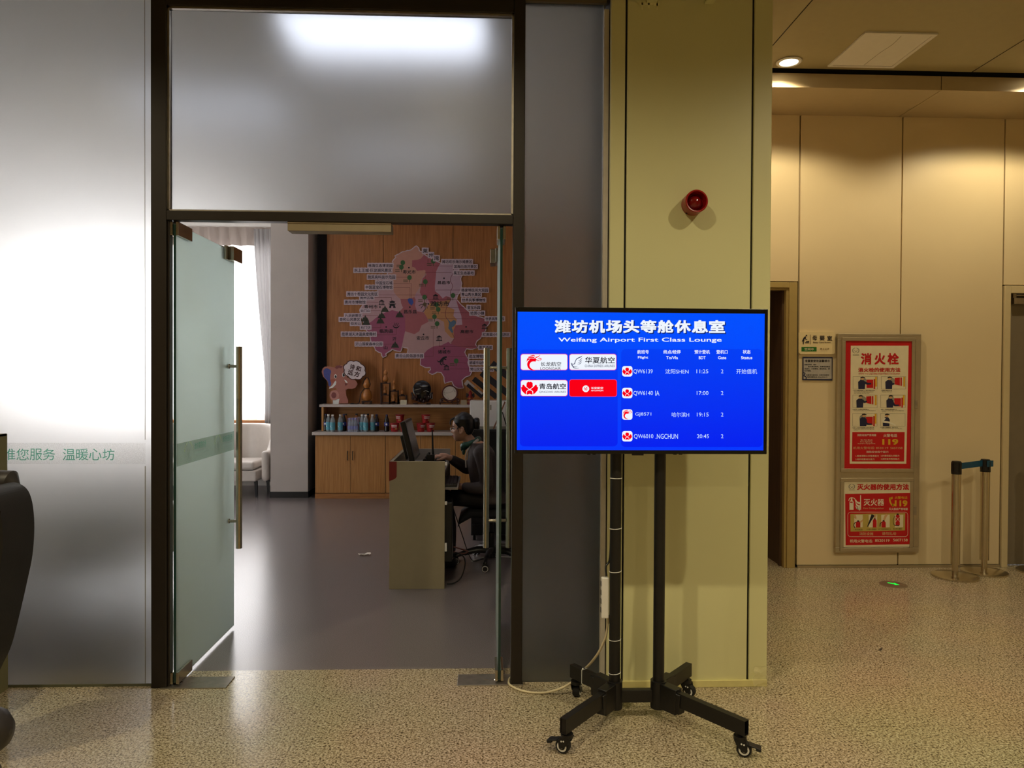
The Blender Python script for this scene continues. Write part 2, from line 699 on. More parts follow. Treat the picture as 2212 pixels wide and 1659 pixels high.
def struct(b, name, mats, **k):
    lab = k.pop('label', None)
    bev = k.pop('bev', 0)
    o = b.build(name, mats, None, bev=bev, base=(0, 0, 0))
    o['kind'] = 'structure'
    if lab:
        o['label'] = lab
    return o


TH = 3.895   # threshold between granite and vinyl
b = MB()
b.box(-6, 7, -5, TH, -.1, 0)
b.box(1.39, 7, TH, 7.7, -.1, 0)
struct(b, 'floor', M_granite, label='speckled tan granite floor of the hall')
b = MB()
b.box(-7, 1.39, TH, 10.6, -.1, 0)
struct(b, 'floor_lounge', M_vinyl, label='grey vinyl floor of the lounge')

# hall ceiling with joints
b = MB()
b.box(-6, 7, -5, 3.74, CZ, CZ + .1)
b.box(1.4, 7, 3.74, 5.29, CZ, CZ + .1)
for x in (-4.5, -2.9, -1.3, .31, 1.92, 3.53, 5.1):
    b.box(x - .003, x + .003, -5, 3.7 if x < 1.42 else 5.29, CZ - .0015, CZ + .001, 1)
b.box(1.4, 7, 5.29, 5.6, CZ + .03, CZ + .1, 1)
b.box(1.4, 7, 5.36, 5.6, 3.752, CZ + .03, 1)
struct(b, 'ceiling', [M_ceil, M_groove], label='brown panelled hall ceiling')
b = MB()
b.box(1.42, 3.327, 5.33, 5.95, 3.65, 3.752)
b.box(3.333, 7, 5.33, 5.95, 3.65, 3.752)
b.box(3.327, 3.333, 5.334, 5.94, 3.654, 3.75, 1)
struct(b, 'ceiling_soffit', [M_soffit, M_groove], label='lower ceiling step along the far wall')
b = MB()
b.box(-7, 1.4, 3.74, 10.6, LZ, LZ + .1)
struct(b, 'ceiling_lounge', M_ceil_l, label='white lounge ceiling')

# outer hall walls, behind and beside the viewer
b = MB()
b.box(-6.1, -6, -5, 3.74, 0, 3.87)
struct(b, 'wall_left', M_wallr)
b = MB()
b.box(7, 7.1, -5, 7.7, 0, 3.87)
struct(b, 'wall_right', M_wallr)
b = MB()
b.box(-6.1, 7.1, -5.1, -5, 0, 3.87)
struct(b, 'wall_front', M_wallr)

# far wall of panels with open joints, door openings at both ends
FY = 5.89
b = MB()
b.box(1.42, 2.52, FY, FY + .05, 2.315, 3.65)
b.box(2.533, 3.361, FY, FY + .05, .022, 3.65)
b.box(3.372, 4.209, FY, FY + .05, .022, 3.65)
b.box(4.22, 7, FY, FY + .05, 2.305, 3.65)
b.box(5.3, 7, FY, FY + .05, 0, 2.3)
b.box(1.42, 2.5, FY + .03, FY + .06, 2.31, 3.7, 1)
b.box(2.512, 4.25, FY + .03, FY + .06, 0, 3.7, 1)
b.box(4.2, 7, FY + .03, FY + .06, 2.28, 3.7, 1)
struct(b, 'wall_back', [M_wallr, M_groove], label='cream panelled far wall of the hall', bev=.002)
b = MB()
b.box(2.533, 4.209, FY - .012, FY + .0, 0, .02)
struct(b, 'baseboard_back', M_alu)

# wood lined doorway beside the pillar
b = MB()
b.box(2.445, 2.512, FY - .012, FY + .06, 0, 2.307)
b.box(1.42, 2.445, FY - .012, FY + .06, 2.262, 2.307)
b.box(2.425, 2.445, FY + .0, FY + .05, 0, 2.262)
b.box(1.5, 2.43, FY + .0, FY + .05, 2.245, 2.262)
struct(b, 'trim_1', mat('olive_door_frame', (170, 148, 92), .4, var=.03), bev=.003, label='olive frame of the dark doorway beside the pillar')
M_dwood = wood('dark_door_wood', (70, 50, 34), (92, 68, 46), 'z', .5)
b = MB()
b.box(2.425, 2.47, FY + .05, 6.62, 0, 2.3)
b.box(2.41, 2.428, FY + .05, FY + .09, 0, 2.26)
b.box(2.41, 2.428, 6.3, 6.34, 0, 2.26)
b.box(1.5, 2.43, FY + .05, 6.62, 2.25, 2.3)
b.box(1.5, 2.43, 6.28, 6.34, 2.02, 2.07, 1)
struct(b, 'door_3', [M_dwood, mat('doorway_rail', (160, 130, 78), .45)], label='dark wood lined doorway with a transom rail')
b = MB()
b.box(1.42, 7, 7.6, 7.7, 0, 3.7)
b.box(2.475, 2.55, 6.62, 7.6, 0, 3.7)
b.box(1.42, 2.55, FY + .1, 7.6, 2.9, 3.0)
struct(b, 'wall_anteroom', mat('blue_grey_paint', (150, 155, 168), .7), label='grey wall inside the dark doorway')

# right doorway
b = MB()
b.box(4.222, 4.272, FY - .015, FY + .08, 0, 2.297)
b.box(4.272, 5.3, FY - .015, FY + .08, 2.235, 2.297)
b.box(5.25, 5.3, FY - .015, FY + .08, 0, 2.235)
struct(b, 'trim_2', mat('cream_door_frame', (206, 190, 150), .4, var=.02), bev=.003, label='cream frame of the grey door at the right edge')
d4 = thing('door_4', 'grey hall door at the right edge with an arm closer', 'door', (4.76, FY + .06, 0), kind='structure')
b = MB()
b.box(4.274, 5.248, FY + .045, FY + .085, .008, 2.233)
b.build('door_leaf', mat('grey_door_paint', (126, 116, 98), .45, var=.03), d4, bev=.002)
b = MB()
b.box(4.31, 4.56, FY + .0, FY + .046, 2.15, 2.2)
b.box(4.3, 4.33, FY - .0, FY + .045, 2.2, 2.235)
b.bar((4.33, FY + .01, 2.222), (4.75, FY - .01, 2.222), .02, .012)
b.build('door_closer', M_steel_d, d4, bev=.004)

# ---- glazed partition
PY = 3.68
b = MB()
b.box(-1.63, -1.556, PY, PY + .055, 0, 3.42)
b.box(-1.556, -1.545, PY + .012, PY + .055, 0, 2.297)
b.box(.137, .193, PY, PY + .055, 0, 3.42)
b.box(-1.556, .137, PY, PY + .055, 2.297, 2.343)
b.box(-1.556, .137, PY, PY + .055, 3.34, 3.42)
struct(b, 'trim_3', M_frame, bev=.003, label='dark bronze door frame with transom in the glass partition')
b = MB()
for z0, z1 in ((2.343, 2.352), (3.33, 3.34)):
    b.box(-1.556, .137, PY + .014, PY + .05, z0, z1)
for x0, x1 in ((-1.556, -1.546), (.127, .137)):
    b.box(x0, x1, PY + .014, PY + .05, 2.343, 3.34)
struct(b, 'trim_4', M_steel_d, label='grey glazing bead around the transom pane')
GY = 3.715
b = MB()
b.box(-6, -1.63, GY, GY + .01, .0, 3.42)
b.box(-6, -1.63, GY - .006, GY, 0, .012, 1)
w1 = struct(b, 'window_1', [M_frost, mat('glass_sealant', (92, 92, 70), .5)], label='large frosted pane left of the doorway with a white lettered band')
b = MB()
b.box(-6, -1.672, GY - .0015, GY - .0005, 1.1, 1.204)
b.build('lettered_band', M_bandfilm, w1)
b = MB()
zb0, zb1 = 1.119, 1.176
for ch, x0, x1 in (('维', 5, 34), ('您', 36, 63), ('服', 65, 92), ('务', 93, 120), ('温', 136, 163), ('暖', 165, 192), ('心', 193, 220), ('坊', 222, 248)):
    xa, xb = at(x0, 980, GY).x, at(x1, 980, GY).x
    b.text(ch, (xa, GY - .003, zb0), (xb - xa, 0, 0), (0, 0, zb1 - zb0), 0, 0)
for u in (at(-12, 980, GY).x,):
    b.box(u - .03, u, GY - .003, GY - .002, zb0 + .02, zb1 - .02)
b.build('lettering', M_teal, w1)
b = MB()
b.box(-1.674, -1.671, GY - .003, GY, .01, 1.09)
b.box(-1.674, -1.672, GY - .002, GY, 1.22, 3.42)
b.build('film_seam', M_greyp, w1)
b = MB()
b.box(-1.546, .127, GY, GY + .01, 2.352, 3.33)
struct(b, 'window_2', M_frost, label='frosted transom pane above the glass doors')
b = MB()
b.box(.195, .588, GY, GY + .01, .0, 3.405)
struct(b, 'window_3', M_frost, label='narrow frosted pane between the door frame and the pillar')
b = MB()
b.box(.586, .61, GY - .03, GY + .02, 0, 3.37)
struct(b, 'trim_5', mat('silicone_strip', (205, 196, 180), .5), label='pale sealing strip between the narrow pane and the pillar')
b = MB()
b.box(-6, 1.42, GY - .02, GY + .035, 3.42, 3.87)
b.box(.193, .6, GY - .02, GY + .035, 3.405, 3.42)
struct(b, 'wall_header', mat('header_panel', (96, 86, 68), .6, var=.03), label='brown panel above the glass partition')

# ---- glass doors


def glass_door(name, label, gx, open_side):
    t = thing(name, label, 'door', (gx, 3.703, .012), kind='structure')
    b = MB()
    b.box(gx - .006, gx + .006, 3.704, 4.548, .018, 2.283)
    g = b.build('glass_leaf', M_frostdoor, t)
    b = MB()
    b.box(gx - .006, gx + .006, 3.7015, 3.7035, .02, 2.28)
    b.build('glass_edge', M_glassedge, t)
    for nm, y0, y1, z0, z1 in (('bottom_patch', 3.695, 3.87, .014, .07), ('top_patch', 3.695, 3.87, 2.225, 2.292), ('lock_patch', 4.37, 4.556, 2.215, 2.295)):
        b = MB()
        for s in (-1, 1):
            b.box(gx + s * .0075, gx + s * .021, y0, y1, z0, z1)
        if nm == 'lock_patch':
            b.box(gx + open_side * .0215, gx + open_side * .05, y0 + .04, y1 + .01, z0, z1)
        b.build(nm, M_satin, t, bev=.002)
    b = MB()
    b.box(gx - .012, gx + .012, 3.715, 3.745, .0, .016)
    b.box(gx - .012, gx + .012, 3.715, 3.74, 2.29, 2.297)
    b.build('pivot', M_black, t)
    for s in (-1, 1):
        b = MB()
        hx = gx + s * .068
        b.cyl((hx, 4.45, .51), (hx, 4.45, 1.71), .0175)
        h = b.build('pull_handle', M_satin, t)
        b = MB()
        for z in (.672, 1.592):
            b.cyl((gx + s * .0065, 4.45, z), (hx, 4.45, z), .009, n=16)
            b.cyl((gx + s * .0065, 4.45, z), (gx + s * .012, 4.45, z), .014, n=16)
        b.build('standoff', M_satin, h)
        b = MB()
        b.cyl((hx, 4.45, 1.4), (hx, 4.45, 1.708), .0182)
        b.build('polished_sleeve', M_steel, h)
    return t


dl = glass_door('door_1', 'frosted glass door leaf swung open at the left with two laurel emblems', -1.524, 1)
dr = glass_door('door_2', 'frosted glass door leaf swung open at the right, seen almost edge-on', .08, -1)
# laurel band on the left leaf
bx = -1.5165
b = MB()
b.box(bx - .0012, bx - .0008, 3.71, 4.545, 1.088, 1.2)
b.build('printed_band', M_bandpale, dl)
bg = MB()
bt = MB()
for y0 in (3.80, 4.22):
    c = (bx, y0 + .055, 1.148)
    for s in (-1, 1):
        for k in range(9):
            a = -1.05 + k * .27
            cx, cz = c[1] + s * .046 * cos(a) * 1.0, c[2] + .043 * sin(a)
            an = a + .9
            l = .017
            p = [(cx, cz), (cx + s * l * cos(an) * .5 + .003, cz + l * sin(an) * .5), (cx + s * l * cos(an), cz + l * sin(an)), (cx + s * l * cos(an) * .5 - .003, cz + l * sin(an) * .5 - .003)]
            bg.poly([(bx, q[0], q[1]) for q in p], 0 if k < 4 else 1)
        p = [(c[1], c[2] - .03), (c[1] + s * .006, c[2] - .02), (c[1] + s * .018, c[2] + .012), (c[1] + s * .012, c[2] + .012)]
        bg.poly([(bx, q[0], q[1]) for q in p], 2)
    bt.text('潍坊南苑机场', (bx, y0 + .13, 1.15), (0, .16, 0), (0, 0, .036), 0, 0)
    bt.text('WEIFANG NANYUAN AIRPORT', (bx, y0 + .13, 1.126), (0, .16, 0), (0, 0, .011), 1, 0)
bg.build('laurel_emblem', [mat('emblem_grey', (116, 128, 112), .5), mat('emblem_olive', (176, 186, 120), .5), mat('emblem_dark', (88, 98, 92), .5)], dl)
bt.build('lettering', [cloth_sheer('band_teal', (84, 150, 134), .45, .6, (110, 170, 154)), mat('band_grey', (130, 150, 142), .5)], dl)


def floor_plate(x0, x1, px, label):
    t = thing('floor_hinge', label, 'floor hinge', ((x0 + x1) / 2, 3.735, 0), 'steel floor hinges of the glass doors')
    b = MB()
    b.box(x0, x1, 3.672, 3.808, .0005, .005)
    b.build('cover_plate', M_steel_d, t, bev=.0015)
    b = MB()
    b.lathe([(.0, .0095), (.022, .009), (.026, .0055)], (px, 3.735, 0), 20)
    b.build('spindle', M_satin, t)
    b = MB()
    cx = (x0 + x1) / 2
    for k, (dx, dy, a) in enumerate(((-.02, .0, 1), (0, .012, .2), (.016, .004, .8), (0, -.014, .3))):
        b.bar((cx + dx - .012 * a, 3.735 + dy, .0055), (cx + dx + .012 * a, 3.735 + dy + .012 * (1 - a), .0055), .002, .0008)
    b.build('embossed_mark', M_steel, t)


floor_plate(-1.585, -1.265, -1.524, 'steel floor hinge plate under the left glass door')
floor_plate(-.13, .2, .08, 'steel floor hinge plate under the right glass door')

# beige magnetic lock bar
b = MB()
xa, xb = at(621, 490, 3.69).x, at(845, 490, 3.69).x
b.box(xa, xb, 3.69, 3.775, 2.253, 2.2965)
b.box(xa, xb, 3.686, 3.69, 2.289, 2.2965)
b.build('lock_bar', mat('champagne_aluminium', (142, 128, 102), .5, metal=.1), None, bev=.002, label='champagne coloured lock bar fixed under the transom of the doorway', category='lock')

# ---- hall pillar
b = MB()
CY = 3.64
b.box(.612, .684, CY, CY + .03, 0, CZ)
b.box(.694, 1.316, CY, CY + .03, 0, CZ)
b.box(1.326, 1.418, CY, CY + .03, 0, CZ)
b.box(.615, 1.415, CY + .012, 4.3, 0, CZ, 1)
b.box(1.388, 1.418, CY + .03, 4.3, 0, CZ)
struct(b, 'column', [M_col, M_groove], bev=.004, label='square pillar clad in pale yellow green panels')
b = MB()
b.box(.608, 1.416, CY - .012, CY, 0, .034)
struct(b, 'baseboard_column', mat('pillar_base', (216, 206, 140), .4), bev=.002)

# ---- lounge shell
WB = 9.6     # face of the wood cladding
b = MB()
b.box(-7.1, -7, 3.73, 10.6, 0, LZ)
struct(b, 'wall_lounge_left', M_white)
b = MB()
b.box(1.385, 1.41, 3.75, 9.95, 0, 3.87)
struct(b, 'wall_lounge_right', mat('taupe_paint', (206, 188, 172), .7, var=.02))
WX0, WX1, WZ0, WZ1 = -6.7, -2.8, .92, 3.29
b = MB()
b.box(-7, WX0, 10.35, 10.55, 0, LZ)
b.box(WX0, WX1, 10.35, 10.55, 0, WZ0)
b.box(WX0, WX1, 10.35, 10.55, WZ1, LZ)
b.box(WX1, -2.2, 10.35, 10.55, 0, LZ)
b.box(-2.21, 1.42, 9.84, 10.55, 0, LZ, 1)
struct(b, 'wall_lounge_back', [M_white, mat('charcoal_paint', (52, 48, 52), .6)], label='lounge back wall with a wide window')
b = MB()
n = 4
for k in range(n + 1):
    x = WX0 + (WX1 - WX0) * k / n
    b.box(x - .03, x + .03, 10.42, 10.49, WZ0, WZ1)
for z in (WZ0 + .03, 2.5, WZ1 - .03):
    b.box(WX0, WX1, 10.42, 10.49, z - .03, z + .03)
w4 = struct(b, 'window_4', M_whitepl, label='bright lounge window behind the sheer curtain', bev=.004)
b = MB()
b.box(WX0 - .05, WX1 + .05, 10.17, 10.42, .865, .915)
struct(b, 'trim_6', wood('sill_wood', (176, 112, 60), (200, 136, 80), 'x'), label='orange wood sill under the lounge window', bev=.004)
b = MB()
b.box(-2.667, -2.205, 9.335, 10.36, .076, LZ)
b.box(-2.675, -2.197, 9.327, 10.36, 0, .076, 1)
struct(b, 'column_lounge', [mat('plaster_white', (190, 181, 175), .75, var=.03, vs=4, bump=.1, bs=30), M_black], label='white plastered column with a black base in the lounge')
M_panelwood = wood('oak_cladding', (150, 92, 46), (184, 122, 68), 'z', .45)
b = MB()
for x0, x1 in ((-2.03, -1.316), (-1.309, -.42), (-.413, .476), (.483, 1.42)):
    b.box(x0, x1, WB, WB + .03, .0, LZ)
b.box(-2.02, 1.42, WB + .012, 9.84, 0, LZ, 1)
struct(b, 'wall_cladding', [M_panelwood, M_groove], label='oak panelled wall behind the counter')
# ------------------------------------------------------------------ television on its rolling stand
st = thing('display_stand', 'black wheeled floor stand with two poles carrying the blue screen', 'stand', (.695, 3.3, 0))
PX = (.594, .795)
for x in PX:
    b = MB()
    b.cyl((x, 3.32, .1), (x, 3.32, 1.7), .0255, n=28)
    b.build('pole', M_black, st)
ends = {(-1, 0): (.325, 2.985), (1, 0): (1.068, 2.95), (-1, 1): (.43, 3.555), (1, 1): (1.0, 3.555)}
for i, x in enumerate(PX):
    s = -1 if i == 0 else 1
    b = MB()
    b.tube([(x, 3.32, .045), (x, 3.32, .168)], .036, 28)
    for q in (0, 1):
        ex, ey = ends[(s, q)]
        d = Vector((ex - x, ey - 3.32, 0)).normalized()
        p0 = Vector((x, 3.32, .108)) + d * .012
        p1 = Vector((x, 3.32, .108)) + d * .115
        b.bar(p0, p1, .046, .112)
        b.bar(p0 + Vector((0, 0, .004)), p1 + d * .02 - Vector((0, 0, .004)), .042, .088)
    b.build('hub', M_plastic, st, bev=.003)
b = MB()
b.box(PX[0] + .03, PX[1] - .03, 3.305, 3.335, .072, .128)
b.build('cross_bar', M_black, st, bev=.002)
b = MB()
b.box(.5, .89, 3.285, 3.3, 1.32, 1.62)
b.box(PX[0] - .03, PX[0] + .03, 3.3, 3.345, 1.36, 1.6)
b.box(PX[1] - .03, PX[1] + .03, 3.3, 3.345, 1.36, 1.6)
b.build('mounting_bracket', M_black, st, bev=.003)


def caster(x, y, ang, brake, top):
    """swivel caster, wheel axle turned by ang"""
    M = Matrix.Translation((x, y, 0)) @ Matrix.Rotation(ang, 4, 'Z')
    b = MB()
    b.cyl((0, 0, .072), (0, 0, top), .011, n=14, M=M)
    b.cyl((0, 0, .066), (0, 0, .082), .026, n=24, M=M)
    for s in (-1, 1):
        pl = [(-.024, s * .019, .07), (.024, s * .019, .07), (.03, s * .019, .045), (.026, s * .019, .022), (.008, s * .019, .026), (-.012, s * .019, .045)]
        b.prism([M @ Vector(p) for p in pl], M.to_3x3() @ Vector((0, s * .003, 0)))
    if brake:
        b.box(.02, .058, -.017, .017, .056, .062, M=M @ Matrix.Rotation(.25, 4, 'Y'))
        b.box(.05, .07, -.02, .02, .05, .062, M=M @ Matrix.Rotation(.25, 4, 'Y'))
    c = b.build('caster', M_plastic, st, bev=.0015)
    b = MB()
    Mw = M @ Matrix.Translation((.016, 0, .03)) @ Matrix.Rotation(pi / 2, 4, 'X')
    b.lathe([(.010, -.0165), (.027, -.0165), (.030, -.012), (.030, .012), (.027, .0165), (.010, .0165)], n=32, M=Mw)
    b.lathe([(.0, .0215), (.008, .0215), (.008, .0168)], n=16, m=1, M=Mw)
    b.lathe([(.0, -.0215), (.008, -.0215), (.008, -.0168)], n=16, m=1, M=Mw)
    b.build('wheel', [M_rubber, M_greyp], c)
    b = MB()
    for z in (-.0172, .0172):
        n_ = 28
        vs = [(r * cos(2 * pi * k / n_), r * sin(2 * pi * k / n_), z) for r in (.014, .021) for k in range(n_)]
        b.add([Mw @ Vector(v) for v in vs], [(k, (k + 1) % n_, n_ + (k + 1) % n_, n_ + k) for k in range(n_)])
    for s in (-1, 1):
        for dx, dz in ((.006, .056), (.016, .054)):
            b.cyl(M @ Vector((dx, s * .021, dz)), M @ Vector((dx, s * .0235, dz)), .0035, n=10)
    b.build('wheel_ring', M_film, c)


for (s, q), (ex, ey) in ends.items():
    x = PX[0] if s < 0 else PX[1]
    d = Vector((ex - x, ey - 3.32, 0)).normalized()
    a, e = Vector((x, 3.32, .122)) + d * .1, Vector((ex, ey, .122))
    b = MB()
    # square tube open at its end
    side = d.cross(Vector((0, 0, 1)))
    for k in (-1, 1):
        b.bar(a + side * k * .0138, e + side * k * .0138, .0025, .062)
        b.bar(a + Vector((0, 0, k * .0298)), e + Vector((0, 0, k * .0298)), .03, .0025)
    b.bar(a, e - d * (.05 if (s, q) == (1, 0) else .004), .026, .058)
    b.build('foot_bar', M_black, st)
    caster(ex - d.x * .03, ey - d.y * .03, {(-1, 0): pi - .5, (1, 0): -.35, (-1, 1): 1.2, (1, 1): -.6}[(s, q)], q == 0, .095)
b = MB()


def ring(b, x, y, z, r, w=.004, tilt=0.0, m=0):
    n_ = 26
    P = [(x + r * cos(2 * pi * k / n_), y + r * sin(2 * pi * k / n_), z + tilt * cos(2 * pi * k / n_)) for k in range(n_ + 1)]
    b.tube(P, w / 2, 6, m, cap=False)


for z, tl in ((1.087, .0), (.86, .002), (.665, .002), (.356, .002), (.205, .003)):
    b = MB()
    ring(b, PX[0], 3.32, z, .0272, .003, tl)
    b.build('cable_tie', M_film, st)
for t in (.3, .62):
    b = MB()
    e = Vector((.43, 3.555, .122))
    a = Vector((PX[0], 3.32, .122))
    p = e + (a - e) * t
    d = (a - e).normalized()
    sd = d.cross(Vector((0, 0, 1)))
    P = [p + sd * (i * .0165) + Vector((0, 0, k * .0325)) for i, k in ((-1, -1), (1, -1), (1, 1), (-1, 1), (-1, -1))]
    b.tube(P, .0016, 6, 0, cap=False, sm=False)
    b.ball(p + sd * .01 + Vector((0, 0, .036)), .0045, 8)
    b.build('cable_tie', M_film, st)

TY = 3.25      # screen front
tv = thing('television', 'wide flat screen showing the blue lounge flight board', 'television', (.694, 3.265, 1.205))
b = MB()
b.box(.135, 1.254, TY + .006, TY + .03, 1.203, 1.846)
b.box(.3, 1.09, TY + .03, TY + .034, 1.26, 1.66)
b.build('housing', M_plastic, tv, bev=.003)
xl, xr = at(1117.5, 800, TY).x, at(1651, 800, TY).x
zt, zb = at(1380, 675.5, TY).z, at(1380, 972.5, TY).z
b = MB()
b.box(.133, xl, TY, TY + .03, 1.203, 1.848)
b.box(xr, 1.256, TY, TY + .03, 1.203, 1.848)
b.box(xl, xr, TY, TY + .03, zt, 1.848)
b.box(xl, xr, TY, TY + .03, 1.203, zb)
b.build('bezel', mat('glossy_black', (10, 10, 10), .25), tv, bev=.001)
b = MB()
b.box(.655, .705, TY + .004, TY + .02, 1.196, 1.203)
b.build('sensor_bar', M_plastic, tv)
for x in (.455, .478, .84, .865):
    b = MB()
    b.box(x, x + .014, TY + .008, TY + .02, 1.199, 1.203)
    b.build('rubber_pad', M_plastic, tv)


def screen_mat(name, c0, c1, z0, z1, k=1.0):
    m = bpy.data.materials.new(name)
    m.use_nodes = True
    nt = m.node_tree
    nt.nodes.clear()
    e = nt.nodes.new('ShaderNodeEmission')
    tc = nt.nodes.new('ShaderNodeTexCoord')
    sp = nt.nodes.new('ShaderNodeSeparateXYZ')
    mr = nt.nodes.new('ShaderNodeMapRange')
    mr.inputs[1].default_value = z0
    mr.inputs[2].default_value = z1
    rp = nt.nodes.new('ShaderNodeValToRGB')
    rp.color_ramp.elements[0].color = (*lin(c1), 1)
    rp.color_ramp.elements[1].color = (*lin(c0), 1)
    g = nt.nodes.new('ShaderNodeBsdfGlossy')
    g.inputs[0].default_value = (.014, .014, .014, 1)
    g.inputs['Roughness'].default_value = .12
    ad = nt.nodes.new('ShaderNodeAddShader')
    o = nt.nodes.new('ShaderNodeOutputMaterial')
    L = nt.links.new
    L(tc.outputs['Object'], sp.inputs[0])
    L(sp.outputs[2], mr.inputs[0])
    L(mr.outputs[0], rp.inputs[0])
    L(rp.outputs[0], e.inputs[0])
    e.inputs[1].default_value = k
    L(e.outputs[0], ad.inputs[0])
    L(g.outputs[0], ad.inputs[1])
    L(ad.outputs[0], o.inputs[0])
    return m


b = MB()
b.box(xl, xr, TY + .002, TY + .006, zb, zt)
scr = b.build('screen', screen_mat('screen_blue', (0, 80, 255), (0, 54, 255), 0, .62), tv)
G = MB()   # artwork on the screen: mats below
SM = [screen_mat('screen_panel', (0, 62, 246), (0, 28, 240), 0, .45), emit('screen_white', (240, 246, 255)), emit('screen_red', (250, 0, 22)),
      emit('screen_black', (14, 14, 30)), emit('screen_shadow', (20, 40, 110)), emit('screen_pink', (232, 60, 150)), emit('screen_pale', (206, 228, 255)), emit('screen_navy', (40, 46, 90))]
Y1, Y2, Y3, Y4 = TY + .0015, TY + .001, TY + .0005, TY + .0001


def z3(x, y):
    return 1100 + x / 3.814, 650 + y / 3.814


def rr3(x0, y0, x1, y1, r, Y, m):
    (a, c), (e, f) = z3(x0, y0), z3(x1, y1)
    G.pround(a, c, e, f, r / 3.814, Y, m)


def t3(body, x0, y0, x1, y1, m=1, bold=0.0, Y=None):
    (a, c), (e, f) = z3(x0, y0), z3(x1, y1)
    G.pt(body, a, c, e, f, Y if Y else Y3, m, bold)


rr3(88, 400, 893, 1198, 34, Y1, 0)
rr3(922, 397, 2086, 1203, 34, Y1, 0)
title = '潍坊机场头等舱休息室'
for i, ch in enumerate(title):
    x0 = 374 + i * 141.3
    t3(ch, x0 + 9, 166, x0 + 141, 272, 4, .03, Y2)
    t3(ch, x0, 158, x0 + 132, 264, 1, .034)
t3('Weifang Airport First Class Lounge', 405, 302, 1750, 346, 1, .012)
for zh, en, x0, x1, e0, e1 in (('航班号', 'Flight', 1055, 1150, 1060, 1145), ('终点/经停', 'To/Vla', 1270, 1412, 1293, 1390), ('预计登机', 'BDT', 1526, 1653, 1562, 1618), ('登机口', 'Gate', 1706, 1800, 1720, 1788), ('状态', 'Status', 1924, 1988, 1910, 2003)):
    t3(zh, x0, 404, x1, 436, 1, .012)
    t3(en, e0, 455, e1, 481, 1, .012)
rows = ((580, 'QW6139', 1023, 1182, '沈阳SHEN', 1286, 1478, '11:25', 1543, 1640, 0), (759, 'QW6140', 1023, 1184, 'IA', 1203, 1237, '17:00', 1545, 1641, 0),
        (936, 'GJ8571', 1038, 1170, '哈尔滨H', 1339, 1482, '19:15', 1546, 1643, 1), (1115, 'QW6010', 1027, 1187, '.NGCHUN', 1207, 1390, '20:45', 1547, 1645, 0))


def flower(cx, cy, w, Y=None):
    """five petalled red flower emblem, w wide (z3 units)"""
    s = w / 140.0
    Y = Y or Y2

    def q(pts, m=2, yy=Y):
        G.pp([z3(cx + x * s, cy + y * s) for x, y in pts], yy, m)
    q([(-4, 8), (-26, -14), (-24, -44), (-10, -54), (0, -50), (10, -54), (24, -44), (26, -14), (4, 8)])
    for k in (-1, 1):
        q([(k * 4, 10), (k * 34, -12), (k * 48, -30), (k * 58, -26), (k * 60, -12), (k * 70, -6), (k * 64, 18), (k * 44, 40), (k * 30, 50), (k * 28, 24)])
    q([(0, 16), (-20, 20), (-26, 44), (-20, 52), (0, 44), (20, 52), (26, 44), (20, 20)])
    for k in (-1, 1):
        G.stroke([z3(cx + k * 28 * s, cy + 52 * s), z3(cx + k * 20 * s, cy + 20 * s), z3(cx, cy + 10 * s)], [1.2 * s, 1.2 * s], Y - .0003, 1)
        G.stroke([z3(cx, cy + 10 * s), z3(cx + k * 30 * s, cy - 12 * s)], [1.2 * s, 1.2 * s], Y - .0003, 1)


def dragon(cx, cy, w, Y=None):
    s = w / 130.0
    Y = Y or Y2

    def k(pts, ws):
        G.stroke([z3(cx + x * s, cy + y * s) for x, y in pts], [v * s / 3.8 for v in ws], Y, 2)
    k([(20, -22), (-20, -20), (-42, 8), (-36, 40), (-8, 60), (16, 63)], [22, 24, 22, 16, 9, 2])
    k([(-56, -20), (-40, -42), (-4, -46), (10, -36)], [2, 9, 10, 4])
    k([(-58, -10), (-44, -28), (-16, -34), (4, -34)], [2, 9, 9, 3])
    k([(-46, -52), (-16, -58), (2, -62), (12, -52)], [2, 7, 8, 3])
    k([(18, -44), (40, -52), (56, -66)], [9, 6, 2])
    k([(12, -42), (22, -26), (40, -20), (46, -12)], [7, 7, 5, 2])
    k([(38, -34), (52, -40), (64, -32), (58, -24), (44, -26)], [4, 6, 6, 5, 2])


for yc, fl, fx0, fx1, to, tx0, tx1, tm, mx0, mx1, kind in rows:
    rr3(930, yc - 43, 1015, yc + 43, 20, Y1 - .0002, 1)
    (dragon if kind else flower)(972, yc, 80 if kind == 0 else 76)
    t3(fl, fx0, yc - 17, fx1, yc + (23 if 'Q' in fl else 17), 6)
    t3(to, tx0, yc - 19, tx1, yc + 21, 6)
    t3(tm, mx0, yc - 16, mx1, yc + 16, 6)
    t3('2', 1745, yc - 16, 1764, yc + 16, 6)
t3('开始值机', 1871, 560, 2042, 602, 6)
